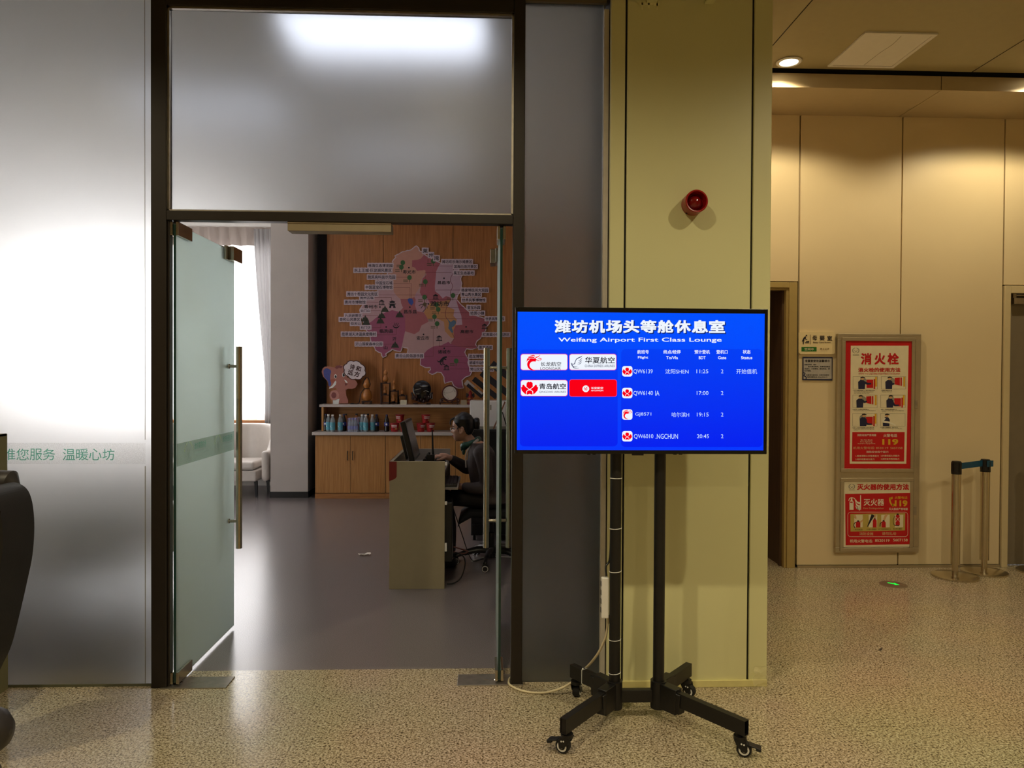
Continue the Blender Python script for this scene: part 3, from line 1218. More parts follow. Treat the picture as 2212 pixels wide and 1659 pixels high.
# airline tiles
for x0, y0, x1, y1, m in ((97, 440, 478, 568, 1), (498, 440, 880, 568, 1), (97, 654, 478, 782, 1), (498, 651, 884, 786, 2)):
    rr3(x0 - 4, y0 - 4, x1 + 4, y1 + 4, 20, Y1 - .0002, 5)
    rr3(x0, y0, x1, y1, 18, Y1 - .0003, m)
dragon(200, 510, 128)
t3('长龙航空', 259, 502, 428, 538, 3, .008)
t3('LOONGAIR', 257, 546, 425, 568, 3, .004)
for pts, w in (([(507, 515), (535, 520), (548, 490), (560, 475), (588, 462), (601, 452)], [2, 4, 3, 4, 4, 1]), ([(516, 520), (530, 548), (558, 556), (575, 553)], [2, 4, 2, 1]), ([(510, 508), (520, 535), (545, 543), (562, 538)], [1, 3, 2, 1]),
               ([(562, 520), (582, 518), (598, 500)], [1, 3, 1]), ([(566, 508), (584, 502), (600, 484)], [1, 3, 1]), ([(570, 494), (586, 486), (601, 468)], [1, 3, 1])):
    G.stroke([z3(*p) for p in pts], [v / 2.4 for v in w], Y2, 7)
t3('华夏航空', 625, 462, 869, 515, 3, .012)
t3('CHINA EXPRESS AIRLINES', 623, 526, 869, 546, 7, .004)
flower(168, 720, 142)
t3('青岛航空', 247, 680, 468, 728, 3, .018)
t3('QINGDAO AIRLINES', 246, 742, 468, 760, 7, .0)
a_, c_ = z3(631, 724)
G.pdisc(a_, c_, 7.3, 7.3, Y2, 1)
for pts, w in (([(622, 738), (618, 722), (628, 706)], [1, 5, 1]), ([(634, 742), (630, 726), (640, 712), (652, 704)], [1, 6, 4, 1]), ([(640, 738), (640, 730), (650, 720)], [1, 4, 1])):
    G.stroke([z3(*p) for p in pts], [v / 3 for v in w], Y3, 2)
t3('长安航空', 674, 708, 774, 728, 1, .012)
t3('AIR CHANGAN', 674, 733, 774, 745, 1, .008)
G.build('screen_artwork', SM, tv)

# power strip and cables
b = MB()
b.box(.532, .566, 3.315, 3.345, .45, .635)
ps = b.build('power_strip', M_whitepl, None, bev=.005, label='white power strip tied to the back of the left stand pole', category='power strip')
b = MB()
for k in range(4):
    b.box(.5305, .532, 3.322, 3.338, .475 + k * .04, .497 + k * .04)
b.build('socket', M_plastic, ps)
b = MB()
b.tube(smooth_path([(.556, 3.33, .64), (.556, 3.345, .68), (.575, 3.352, .72), (.58, 3.35, .9), (.59, 3.345, 1.19)]), .0045, 8, 0)
b.build('black_lead', M_plastic, ps, label='black power lead')
b = MB()
pts = [(.57, 3.346, .455), (.562, 3.35, .38), (.555, 3.36, .34), (.53, 3.4, .26), (.5, 3.5, .165), (.485, 3.545, .13), (.46, 3.565, .095), (.43, 3.56, .062), (.37, 3.56, .03), (.3, 3.57, .008), (.23, 3.58, .0055), (.175, 3.61, .0055), (.133, 3.665, .0055), (.128, 3.71, .006), (.14, 3.76, .006), (.2, 3.83, .0055)]
b.tube(smooth_path(pts), .0055, 10, 0)
b.build('power_cable', mat('cream_cable', (222, 208, 172), .5), None, label='cream power cable running from the stand along the floor to the doorway', category='cable')
b = MB()
pts = [(.52, 3.43, .075), (.505, 3.45, .03), (.495, 3.44, .006), (.505, 3.4, .006), (.54, 3.38, .006), (.575, 3.37, .02), (.59, 3.36, .05)]
b.tube(smooth_path(pts), .005, 8, 0)
b.build('cable_loop', mat('tan_cable', (170, 156, 122), .5), None, label='loose loop of tan cable hanging under the left foot of the stand', category='cable')

# ------------------------------------------------------------------ fire alarm on the pillar
fa = thing('fire_alarm', 'round red fire alarm sounder on the pillar above the screen', 'alarm', (1.02, CY, 2.395))
Mx = Matrix.Translation((1.02, CY, 2.395)) @ Matrix.Rotation(pi / 2, 4, 'X')
b = MB()
b.lathe([(.0, 0), (.05, 0), (.054, .004), (.054, .03), (.055, .034), (.055, .084), (.052, .087), (.047, .086), (.043, .05), (.041, .044), (.0, .044)], n=40, M=Mx)
b.build('housing', M_redp, fa)
b = MB()
b.lathe([(.036, .044), (.036, .052), (.03, .062), (.018, .068), (.0, .07)], n=32, M=Mx)
b.build('lens_dome', mat('red_lens', (110, 4, 8), .08, coat=.6), fa)
b = MB()
b.box(-.004, .004, -.0575, -.054, .012, .022, M=Mx @ Matrix.Rotation(-.6, 4, 'Z'))
b.build('screw_slot', M_plastic, fa)

# conduit stubs at the top of the pillar
for i, x in enumerate((at(1416, 5, 3.6).x, at(1541, 5, 3.6).x)):
    b = MB()
    b.box(x - .03, x + .02, CY - .06, CY, 3.39, 3.6)
    b.box(x - .035, x + .012, CY - .058, CY, 3.382, 3.39)
    b.build('conduit_box', M_col, None, bev=.003, label=('square cream conduit stub high on the pillar, the one beside the paint drips', 'square cream conduit stub high on the pillar, the one nearer the ceiling downlight')[i], category='conduit')
b = MB()
for x0, x1, z0 in ((1383, 1412, 3.372), (1386, 1389, 3.35), (1400, 1403, 3.355), (1418, 1421, 3.35), (1412, 1424, 3.37)):
    b.box(at(x0, 10, CY).x, at(x1, 10, CY).x, CY - .0012, CY - .0002, z0, 3.383)
b.build('paint_drips', mat('pale_paint', (226, 220, 176), .45), None, label='pale paint smear with drips near the top of the pillar', category='paint')

# ------------------------------------------------------------------ ceiling hatch
ah = thing('ceiling_hatch', 'white square access hatch in the hall ceiling', 'hatch', (2.673, 4.96, CZ))
b = MB()
x0, x1, y0, y1 = 2.434, 2.912, 4.70, 5.228
for a, c, d, e in ((x0, x1, y0, y0 + .025), (x0, x1, y1 - .025, y1), (x0, x0 + .025, y0 + .025, y1 - .025), (x1 - .025, x1, y0 + .025, y1 - .025)):
    b.box(a, c, d, e, CZ - .012, CZ)
b.build('frame', M_white, ah, bev=.001)
b = MB()
b.box(x0 + .027, x1 - .027, y0 + .027, y1 - .027, CZ - .008, CZ - .001)
b.build('panel', M_white, ah)
b = MB()
b.tube(smooth_path([(2.69, 4.74, CZ - .0085), (2.7, 4.86, CZ - .0085), (2.685, 5.0, CZ - .0085), (2.68, 5.19, CZ - .0085)]), .0016, 6, 0)
b.build('crack', M_greyp, ah)

# ------------------------------------------------------------------ fire hydrant cabinet with posters
fc = thing('hydrant_cabinet', 'tall aluminium framed fire hydrant cabinet with two red posters', 'cabinet', (3.18, 5.87, .118))


def fr(b, x0, x1, z0, z1, w, y0, y1, m=0):
    b.box(x0, x1, y0, y1, z0, z0 + w, m)
    b.box(x0, x1, y0, y1, z1 - w, z1, m)
    b.box(x0, x0 + w, y0, y1, z0 + w, z1 - w, m)
    b.box(x1 - w, x1, y0, y1, z0 + w, z1 - w, m)


PYc = 5.855
b = MB()
X0, X1, Z0, Z1 = at(1808, 900, PYc).x, at(1988, 900, PYc).x, at(1890, 1194, PYc).z, at(1890, 721, PYc).z
fr(b, X0, X1, Z0, Z1, .045, PYc, 5.889)
zm = at(1890, 1026, PYc).z
b.box(X0 + .04, X1 - .04, PYc + .002, 5.889, zm - .03, zm + .03)
b.build('outer_frame', M_alu, fc, bev=.003)
DY = 5.846
for nm, ya, yb, pa, pb in (('upper_door', 729, 1020, 738, 1010.5), ('lower_door', 1033, 1191, 1039, 1178.5)):
    xa, xb = at(1818, 900, DY).x, at(1976, 900, DY).x
    za, zb_ = at(1890, yb, DY).z, at(1890, ya, DY).z
    b = MB()
    fr(b, xa, xb, za, zb_, .028, DY, PYc + .004)
    d_ = b.build('cabinet_door', M_alu, fc, bev=.002)
    b = MB()
    px0, px1 = at(1826.5, 900, DY).x, at(1972.5, 900, DY).x
    pz0, pz1 = at(1890, pb, DY).z, at(1890, pa, DY).z
    b.box(px0 - .012, px1 + .012, DY + .006, DY + .012, pz0 - .012, pz1 + .012)
    b.build('poster_sheet', M_red if nm == 'upper_door' else M_paper, d_)
    b = MB()
    hz = at(1975, 873 if nm == 'upper_door' else 1103, DY).z
    b.box(xb - .002, xb + .022, DY - .004, PYc + .002, hz - .035, hz + .035)
    b.build('latch', M_steel_d, d_, bev=.002)
A1, A2, A3 = DY + .0055, DY + .005, DY + .0045
PM = [M_red, M_paper, M_ink, M_navy, M_yellow, M_skinp, M_greyp, mat('poster_white', (236, 230, 210), .5), mat('poster_khaki', (190, 168, 84), .5), M_brownp]
U = MB()


def z7(x, y):
    return 1820 + x / 6.144, 740 + y / 6.144


def u7(f, pts, *a):
    return [f(*p) for p in pts]


def q7(pts, Y, m):
    U.pp([z7(*p) for p in pts], Y, m)


def t7(body, x0, y0, x1, y1, m, bold=0.0, f=None, Y=None):
    f = f or z7
    (a, c), (e, g_) = f(x0, y0), f(x1, y1)
    U.pt(body, a, c, e, g_, Y or A3, m, bold)


q7([(110, 42), (878, 42), (846, 1608), (95, 1608)], A1, 1)
t7('消', 245, 140, 385, 292, 0, .03)
t7('火', 425, 140, 568, 292, 0, .03)
t7('栓', 597, 140, 745, 292, 0, .03)
t7('消火栓的使用方法', 208, 332, 768, 392, 0, .025)
t7('HOW TO USE FIRE-FIGHTING HYDRANT', 214, 405, 764, 424, 0, .01)


def laurel(f, cx, cy, s, Y, m):
    for k in (-1, 1):
        U.stroke([f(cx + k * s * .25, cy - s), f(cx + k * s, cy - s * .5), f(cx + k * s, cy + s * .35), f(cx + k * s * .3, cy + s * .9)], [s * .02, s * .045, s * .045, s * .02], Y, m)
        U.stroke([f(cx, cy + s * .55), f(cx + k * s * .5, cy - s * .2)], [s * .03, s * .02], Y, m)


laurel(z7, 176, 108, 38, A2, 6)
t7('潍坊机场', 136, 154, 216, 172, 6, .01)


def fireman(x0, y0, w, h, pose, flip=False):
    """small drawing of a man in navy uniform working at a red hydrant box"""
    def P(u, v):
        return z7(x0 + u * w, y0 + v * h)
    for a, c, e, g_ in ((0, 0, 1, .012), (0, .988, 1, 1), (0, 0, .008, 1), (.992, 0, 1, 1)):
        U.pp([P(a, g_), P(e, g_), P(e, c), P(a, c)], A2, 9)
    bx = {0: .24, 1: .2, 2: .18, 3: .26, 4: .32, 5: .12}[pose]
    if pose != 5:
        U.pp([P(.55, .9), P(.55, .25), P(.82, .25), P(.82, .9)] if pose in (0, 3, 4) else [P(.55, .62), P(.55, .12), P(.76, .08), P(.76, .72)], A2, 0)
        U.pp([P(.84, 1), P(.84, .2), P(.9, .2), P(.9, 1)] if pose in (0, 3, 4) else [P(.78, .74), P(.78, .08), P(.84, .08), P(.84, .74)], A2, 0)
        U.pp([P(.9, .8), P(.9, .02), P(.97, .02), P(.97, .8)], A2, 4)
        U.pdisc(*P(.42, .36), w * .14 / 6.144, h * .26 / 6.144, A2 + .0002, 6)
    U.pp([P(bx - .02, 1), P(bx - .03, .42), P(bx + .06, .28), P(bx + .2, .3), P(bx + .26, .5), P(bx + .24, 1)], A2 - .0002, 3)
    ax = {0: [(bx + .18, .42), (bx + .34, .56), (bx + .5, .56)], 1: [(bx + .2, .38), (bx + .24, .6), (bx + .34, .55)], 2: [(bx + .2, .4), (bx + .3, .56), (bx + .4, .48)], 3: [(bx + .2, .45), (bx + .3, .8), (bx + .48, .8)], 4: [(bx + .2, .45), (bx + .26, .8), (bx + .46, .84)], 5: [(bx + .06, .34), (bx - .02, .62), (bx + .25, .72), (bx + .5, .95)]}[pose]
    U.stroke([P(*p) for p in ax], [w * .1 / 6.144, w * .08 / 6.144, w * .05 / 6.144], A3, 3 if pose != 5 else 7)
    hx, hy = bx + .14, .14
    U.pdisc(*P(hx, hy + .02), w * .062 / 6.144, h * .13 / 6.144, A2 - .0002, 5)
    U.pp([P(hx - .08, hy + .02), P(hx - .07, hy - .1), P(hx + .02, hy - .14), P(hx + .1, hy - .08), P(hx + .12, hy - .02), P(hx - .02, hy - .03)], A3, 2)


for k, (x0, y0) in enumerate(((138, 450), (512, 450), (134, 696), (506, 696), (132, 942), (503, 942))):
    fireman(x0, y0, 328, 168, k)
caps = (('1.打开消防栓箱门，取出消防水带', 'Open the fire-fighting hydrant', 'box and take out the hose'), ('2.展开消防水带', 'Deploy the hose', ''), ('3.水带一头接在消防栓上', 'Connect the other end to the hydrant', ''), ('4.另一头接水枪的接口上', 'Connect water gun to fire-fighting', 'hydrant'), ('5.另一人打开消防栓上的水阀开关', 'Open the switch of fire-fighting', 'hydrant'), ('6.对准火源根部，进行灭火', 'Aim at fire and put out the fire', ''))
for (x0, y0), (a, c, d) in zip(((138, 628), (512, 628), (134, 878), (506, 878), (132, 1122), (503, 1118)), caps):
    n_ = len(a)
    t7(a, x0, y0, x0 + min(18 * n_, 300), y0 + 16, 2, .008)
    t7(c, x0 + 16, y0 + 20, x0 + 16 + min(8.5 * len(c), 290), y0 + 33, 2, .004)
    if d:
        t7(d, x0 + 16, y0 + 36, x0 + 16 + 8 * len(d), y0 + 48, 2, .004)
q7([(130, 1188), (825, 1188), (817, 1578), (124, 1578)], A2, 0)
t7('消防栓前严禁堵塞', 195, 1214, 448, 1244, 7, .01)
t7('Do Not Block', 242, 1284, 398, 1300, 1, .01)
t7('Fire-fighting', 234, 1310, 396, 1328, 1, .01)
t7('hydrant equipment', 203, 1334, 434, 1350, 1, .01)
t7('火警电话', 543, 1212, 724, 1254, 7, .01)
t7('119', 528, 1280, 738, 1356, 4, .035)
t7('机场火警电话: 8520119  5607158', 140, 1380, 795, 1416, 5, .008)
t7('消防安全四个能力', 315, 1436, 608, 1466, 7, .008)
t7('1.检查消除火灾隐患能力', 175, 1492, 482, 1518, 1, .008)
t7('2.扑救初起火灾能力', 506, 1490, 752, 1516, 1, .008)
t7('3.组织疏散逃生能力', 172, 1536, 424, 1560, 1, .008)
t7('4.消防宣传教育能力', 506, 1532, 752, 1556, 1, .008)


def z8(x, y):
    return 1820 + x / 9.2176, 1020 + y / 9.2176


def q8(pts, Y, m):
    U.pp([z8(*p) for p in pts], Y, m)


def t8(body, x0, y0, x1, y1, m, bold=0.0):
    t7(body, x0, y0, x1, y1, m, bold, z8)


q8([(52, 432), (1396, 412), (1386, 1432), (62, 1456)], A2, 0)
laurel(z8, 185, 290, 50, A2, 6)
t8('潍坊机场', 132, 342, 240, 362, 6, .01)
t8('灭火器的使用方法', 290, 232, 1322, 352, 0, .035)
t8('灭火器', 420, 530, 828, 668, 7, .015)
t8('Fire Extinguisher', 412, 702, 826, 742, 5, .01)
t8('火警电话', 1040, 480, 1290, 532, 4, .01)
t8('119', 1040, 560, 1290, 682, 4, .04)
t8('灭火器前严禁堵塞', 922, 710, 1300, 758, 7, .01)
U.stroke([z8(950, 508), z8(942, 560), z8(968, 630), z8(1010, 668)], [5.5, 3.2, 3.2, 5.5], A3, 4)
q8([(930, 510), (995, 490), (1000, 530), (945, 550)], A3, 4)
q8([(985, 650), (1030, 625), (1042, 668), (990, 690)], A3, 4)
# extinguisher and flame pictogram
q8([(138, 590), (160, 562), (200, 562), (220, 590), (220, 750), (138, 750)], A3, 7)
q8([(150, 586), (202, 586), (202, 608), (150, 608)], A3 - .0003, 0)
q8([(166, 562), (166, 520), (196, 520), (196, 562)], A3, 7)
U.stroke([z8(125, 570), z8(140, 525), z8(180, 508), z8(235, 522), z8(255, 560), z8(262, 610)], [1.5, 1.6, 2, 1.4, 1.4, 1], A3, 7)
q8([(350, 456), (368, 456), (368, 748), (350, 748)], A3, 7)
for y in (560, 620, 680):
    U.stroke([z8(262, y - 14), z8(290, y + 38), z8(352, y + 62)], [.8, 3.4, 5], A3, 7)
q8([(280, 700), (350, 690), (350, 748), (300, 745)], A3, 7)
# rounded white outline and photo strip
rp_ = [z8(*p) for p in rrect(104, 795, 1300, 1284, 60)]
U.pline(rp_ + [rp_[0]], .7, A3, 7)
q8([(155, 834), (1248, 812), (1243, 1160), (160, 1182)], A3, 8)
for x0 in (232, 520, 770, 1040):
    q8([(x0, 850), (x0 + 170, 846), (x0 + 168, 1096), (x0 + 2, 1100)], A3 - .0002, 1)
B3 = A3 - .0005
for cx, top, w in ((310, 985, 90), (640, 940, 76), (818, 980, 84), (1098, 850, 84)):
    bot = 1100 if cx < 1000 else 1055
    q8([(cx - w / 2, bot), (cx - w / 2, top + 25), (cx - w / 3, top), (cx + w / 3, top), (cx + w / 2, top + 25), (cx + w / 2, bot)], B3, 0)
    q8([(cx - w / 4, top), (cx - w / 5, top - 25), (cx + w / 5, top - 25), (cx + w / 4, top)], B3, 2)
U.stroke([z8(285, 985), z8(235, 1020), z8(228, 1070), z8(250, 1108)], [1, 1.6, 1.6, 1.6], B3, 2)
U.stroke([z8(240, 850), z8(255, 900), z8(270, 930)], [4, 5, 1], B3, 5)
U.stroke([z8(330, 990), z8(370, 985), z8(405, 945)], [3, 4, 2], B3, 5)
U.stroke([z8(610, 850), z8(570, 930), z8(495, 1090)], [8, 5, 1.2], B3, 2)
U.stroke([z8(660, 850), z8(640, 900), z8(650, 935)], [5, 4, 3], B3, 5)
U.stroke([z8(800, 985), z8(755, 1020), z8(745, 1085)], [1.4, 1.6, 1.6], B3, 2)
U.stroke([z8(885, 838), z8(850, 890), z8(825, 960)], [5, 5, 4], B3, 5)
U.stroke([z8(1040, 865), z8(1012, 960), z8(1030, 1050), z8(1130, 1065)], [1, 1, 1.2, 2], B3, 2)
for p in (((1060, 890), (1140, 985)), ((1140, 890), (1060, 985))):
    U.pline([z8(*q) for q in p], .8, B3 - .0003, 7)
t8('1.晃动瓶身', 220, 1130, 400, 1160, 9, .01)
t8('2.对准火源根部', 474, 1124, 676, 1156, 9, .01)
t8('3.压下压把喷射灭火', 700, 1120, 966, 1150, 9, .01)
t8('放正喷口朝前', 1006, 1112, 1178, 1144, 9, .01)
t8('消防设施', 335, 1196, 612, 1256, 5, .012)
t8('请勿乱动', 786, 1190, 1066, 1250, 5, .012)
t8('机场火警电话:', 146, 1338, 600, 1402, 1, .012)
t8('8520119', 648, 1332, 934, 1388, 1, .012)
t8('5607158', 1008, 1324, 1296, 1378, 1, .012)
U.build('poster_print', PM, fc)

# ------------------------------------------------------------------ baby care signs
bs = thing('room_sign', 'cream baby care room sign with a green vacancy strip', 'sign', (2.675, 5.88, 1.73))


def z6(x, y):
    return 1700 + x / 11.85, 700 + y / 11.85


SY = 5.876
b = MB()
(a_, c_), (e_, g_) = z6(305, 195), z6(1230, 770)
b.prism([at(x, y, SY) for x, y in rrect(a_, c_, e_, g_, 5)], (0, .013, 0))
b.build('sign_plate', mat('ivory_acrylic', (232, 214, 168), .3, var=.02), bs, bev=.001)
U = MB()
K1, K2 = SY - .0006, SY - .0012
t7('母', 650, 296, 768, 420, 0, .02, z6, K2)
t7('婴', 838, 296, 962, 420, 0, .02, z6, K2)
t7('室', 1030, 302, 1156, 424, 0, .02, z6, K2)
t7('Baby Care Room', 672, 452, 1116, 500, 1, .012, z6, K2)
U.pp([z6(590, 520), z6(602, 520), z6(602, 272), z6(590, 272)], K2, 1)
U.pdisc(*z6(498, 296), 1.75, 1.75, K2, 0)
U.pp([z6(*p) for p in ((382, 445), (412, 372), (440, 330), (482, 308), (488, 350), (478, 372), (520, 398), (520, 412), (470, 392), (448, 380), (440, 445))], K2, 0)
U.pp([z6(*p) for p in ((402, 448), (434, 448), (430, 520), (406, 520))], K2, 0)
U.pp([z6(*p) for p in ((480, 425), (510, 445), (540, 430), (552, 462), (495, 466))], K2, 0)
U.pdisc(*z6(556, 446), 1.3, 1.3, K2, 0)
U.pp([z6(*p) for p in ((455, 488), (568, 488), (568, 470), (455, 470))], K2, 0)
U.pp([z6(*p) for p in ((370, 704), (758, 704), (758, 585), (370, 585))], K1, 2)
t7('空闲中', 450, 612, 684, 676, 3, .012, z6, K2)
t7('男士止步', 845, 612, 1084, 664, 4, .012, z6, K2)
t7('Women only', 880, 680, 1028, 694, 4, .008, z6, K2)
U.build('sign_print', [M_ink, M_brownp, M_green, M_paper, mat('olive_print', (128, 104, 56), .5)], bs)
ns = thing('notice_sign', 'small grey notice with a navy border under the baby care sign', 'sign', (2.68, 5.88, 1.52))
b = MB()
(a_, c_), (e_, g_) = z6(395, 848), z6(1170, 1440)
p0, p1 = at(a_, g_, 5.884), at(e_, c_, 5.884)
b.box(p0.x, p1.x, 5.884, 5.8885, p0.z, p1.z)
b.build('sign_plate', M_navy, ns)
U = MB()
N1, N2 = 5.8834, 5.883
U.pp([z6(425, 1405), z6(1145, 1405), z6(1145, 878), z6(425, 878)], N1, 0)
t7('母婴室使用温馨提示', 460, 908, 1096, 976, 1, .02, z6, N2)
for body, x0, y0, x1 in (('尊敬的妈妈、您好:', 446, 1020, 755), ('室内请勿喧哗，轻拿轻放物品', 538, 1072, 1104), ('用湿巾、小孩推车、婴幼用品，请', 446, 1128, 1094), ('自行管理。', 446, 1180, 620), ('母婴室开放时间，正常开放使用', 490, 1288, 1074), ('服务监督电话: 0536-8520119', 518, 1338, 1030)):
    t7(body, x0, y0, x1, y0 + 36, 1, .02, z6, N2)
U.stroke([z6(412, 1240), z6(460, 1262), z6(438, 1320), z6(492, 1360), z6(486, 1408)], [1.2, 2.2, 2, 2.2, 2], N2, 2)
U.build('sign_print', [mat('notice_grey', (176, 172, 168), .5), M_ink, M_navy], ns)

# ------------------------------------------------------------------ queue stanchions
M_belt = mat('blue_webbing', (16, 78, 110), .6, var=.1, vs=60)


def stanchion(x, y, label):
    t = thing('stanchion', label, 'stanchion', (x, y, 0), 'polished queue stanchions')
    b = MB()
    b.lathe([(0, .028), (.03, .03), (.06, .026), (.155, .017), (.166, .012), (.166, 0), (0, 0)], (x, y, 0), 48)
    b.build('base', M_steel, t)
    b = MB()
    b.cyl((x, y, .028), (x, y, .1), .022)
    b.cyl((x, y, .1), (x, y, .8), .0325, n=32)
    b.build('post', M_steel, t)
    b = MB()
    b.cyl((x, y, .8), (x, y, .893), .036, n=32)
    b.cyl((x, y, .893), (x, y, .9), .031, n=32)
    for k in range(4):
        a = k * pi / 2 + .15
        b.box(-.008, .008, .034, .041, .82, .885, M=Matrix.Translation((x, y, 0)) @ Matrix.Rotation(a, 4, 'Z'))
    b.build('belt_head', M_plastic, t)
    return t


s1 = stanchion(3.655, 5.6, 'steel stanchion with its blue belt pulled out, left of the pair')
s2 = stanchion(3.975, 5.73, 'steel stanchion the blue belt hooks onto, right of the pair')
s3 = stanchion(4.43, 5.72, 'steel stanchion cut by the right edge of the photo, only its base showing')
b = MB()
p, q = Vector((3.655, 5.6, 0)), Vector((3.975, 5.73, 0))
d = (q - p).normalized()
n_ = Vector((d.y, -d.x, 0))
a, e = p + d * .036 + n_ * .0, q - d * .036
pl = [a + Vector((0, 0, .835)), e + Vector((0, 0, .845)), e + Vector((0, 0, .893)), a + Vector((0, 0, .883))]
b.prism([v + n_ * .001 for v in pl], -n_ * .002)
e2 = q + n_ * .037
b.prism([e2 - d * .037 + Vector((0, 0, .845)), e2 + d * .036 + Vector((0, 0, .845)), e2 + d * .036 + Vector((0, 0, .893)), e2 - d * .037 + Vector((0, 0, .893))], n_ * .003)
b.build('belt', M_belt, s1)

# ------------------------------------------------------------------ exit light in the floor
ex = thing('exit_light', 'round floor light with a glowing green exit arrow', 'floor light', (3.055, 5.4, 0))
b = MB()
b.lathe([(.0, .004), (.06, .0045), (.085, .004), (.097, .0005)], (3.055, 5.4, 0), 40)
b.build('cover', M_steel_d, ex)
b = MB()
A = [(-.03, .016), (.004, -.004), (-.006, -.018), (.032, -.018), (.022, .02), (.012, .008), (-.02, .028)]
b.poly([(3.055 + x, 5.4 + y * 1.6, .0052) for x, y in A])
b.build('arrow', emit('exit_green', (40, 240, 70), 1.1), ex)

# ------------------------------------------------------------------ litter and wrap
b = MB()
b.add([(2.42, 4.17, .002), (2.44, 4.185, .004), (2.462, 4.2, .008), (2.456, 4.184, .005), (2.44, 4.17, .003)], [(0, 1, 3, 4), (1, 2, 3)])
b.add([(2.42, 4.17, .0012), (2.44, 4.185, .0032), (2.462, 4.2, .0072), (2.456, 4.184, .0042), (2.44, 4.17, .0022)], [(4, 3, 1, 0), (3, 2, 1)])
o = b.build('leaf_scrap', mat('dry_leaf', (58, 44, 30), .7), None, label='small dark curled scrap lying on the hall floor to the right', category='litter')
o.location = (2.25, 4.11, .001)
random.seed(3)
b = MB()
n_ = 7
vs = []
for i in range(n_):
    for j in range(n_):
        vs.append((1.34 + .1 * i / (n_ - 1) + random.uniform(-.006, .006), 3.6 + .035 * sin(i * .9) * .4 + random.uniform(-.012, .012) + (.03 if i > 5 else 0), .004 + .105 * j / (n_ - 1) + random.uniform(-.008, .004)))
b.add(vs, [(i * n_ + j, (i + 1) * n_ + j, (i + 1) * n_ + j + 1, i * n_ + j + 1) for i in range(n_ - 1) for j in range(n_ - 1)], 0, False)
M_wrap = mat('clear_wrap', (225, 215, 175), .12, alpha=.22)
b.build('plastic_wrap', M_wrap, None, label='crumpled clear plastic wrap taped at the foot of the pillar', category='plastic wrap')

# ------------------------------------------------------------------ massage chair at the left edge
M_leather = mat('dark_leather', (30, 28, 27), .5, var=.1, bump=.15, bs=160)
M_leather2 = mat('grey_leather', (46, 42, 40), .45, var=.08, bump=.1, bs=140)
mc = thing('massage_chair', 'dark leather massage chair cut by the left edge of the photo', 'chair', (-2.3, 2.9, 0))
YC = 2.9
prof = [(-90, 1130), (-40, 1075), (0, 1056), (22, 1042), (40, 1044), (58, 1056), (68, 1078), (73, 1110), (74, 1150), (70, 1200), (60, 1250), (44, 1320), (26, 1390), (8, 1430), (-20, 1480), (-90, 1540)]
b = MB()
b.prism([at(x, y, YC + .2) for x, y in smooth_path(prof, 4)], (0, -.2, 0))
b.build('side_shell', M_leather, mc, bev=.035, seg=5)
b = MB()
b.prism([at(x, y, YC + .04) - Vector((0, .06, 0)) for x, y in [(-60, 1150), (-20, 1095), (8, 1070), (10, 1074), (-16, 1102), (-56, 1156)]], (0, .02, 0))
b.build('seam_piping', mat('brown_piping', (70, 40, 30), .5), mc)
b = MB()
b.tube([(at(-40, 1055, 3.15)), at(0, 1046, 3.15), at(24, 1042, 3.15), at(34, 1052, 3.15)], [.05, .06, .05, .02], 16, 0, rnd=True)
b.build('arm_pad', M_leather2, mc)
b = MB()
b.box(-3.3, -2.25, 3.12, 3.38, .35, .75)
b.box(-3.3, -2.45, 3.12, 3.38, .75, 1.3)
b.build('seat_body', M_leather, mc, bev=.08, seg=5)
b = MB()
b.box(-3.3, -2.2, 2.95, 3.38, 0, .36)
b.build('base', M_leather, mc, bev=.03)
b = MB()
b.tube([(-2.4, 2.55, .36), (-1.9, 2.55, .34), (-1.68, 2.55, .335)], [.1, .105, .085], 20, 0, rnd=True)
b.tube([(-2.4, 2.6, .2), (-1.9, 2.6, .17), (-1.74, 2.6, .16)], [.1, .1, .07], 20, 0, rnd=True)
b.build('leg_rest', M_leather2, mc)
b = MB()
b.box(-2.4, -1.73, 2.55, 2.66, .0, .12)
b.build('foot', M_plastic, mc, bev=.02)

# beige cabinet behind it
cb = thing('vending_cabinet', 'narrow beige cabinet standing against the left glass pane at the photo edge', 'cabinet', (-2.62, 3.55, 0))
b = MB()
xe = at(15, 1200, 3.69).x
b.box(-2.95, xe - .02, 3.42, 3.69, .0, 1.24)
b.build('body', mat('beige_board', (190, 168, 118), .5, var=.03), cb, bev=.002)
b = MB()
b.box(xe - .02, xe, 3.415, 3.695, 0, 1.25)
b.box(-2.95, xe, 3.415, 3.69, 1.24, 1.252)
b.build('edge_trim', mat('olive_trim', (120, 116, 84), .4), cb)
# ------------------------------------------------------------------ curtains and seating by the window
M_sheer = cloth_sheer('sheer_voile', (238, 233, 230), .15, .62)
M_unlit_sheer = cloth_sheer('taupe_unlit_sheer', (168, 157, 150), .02, .12)  # opaque taupe: shade painted in for sheer with no daylight behind it
M_drape = cloth_sheer('grey_drape', (168, 166, 166), .02, .25)


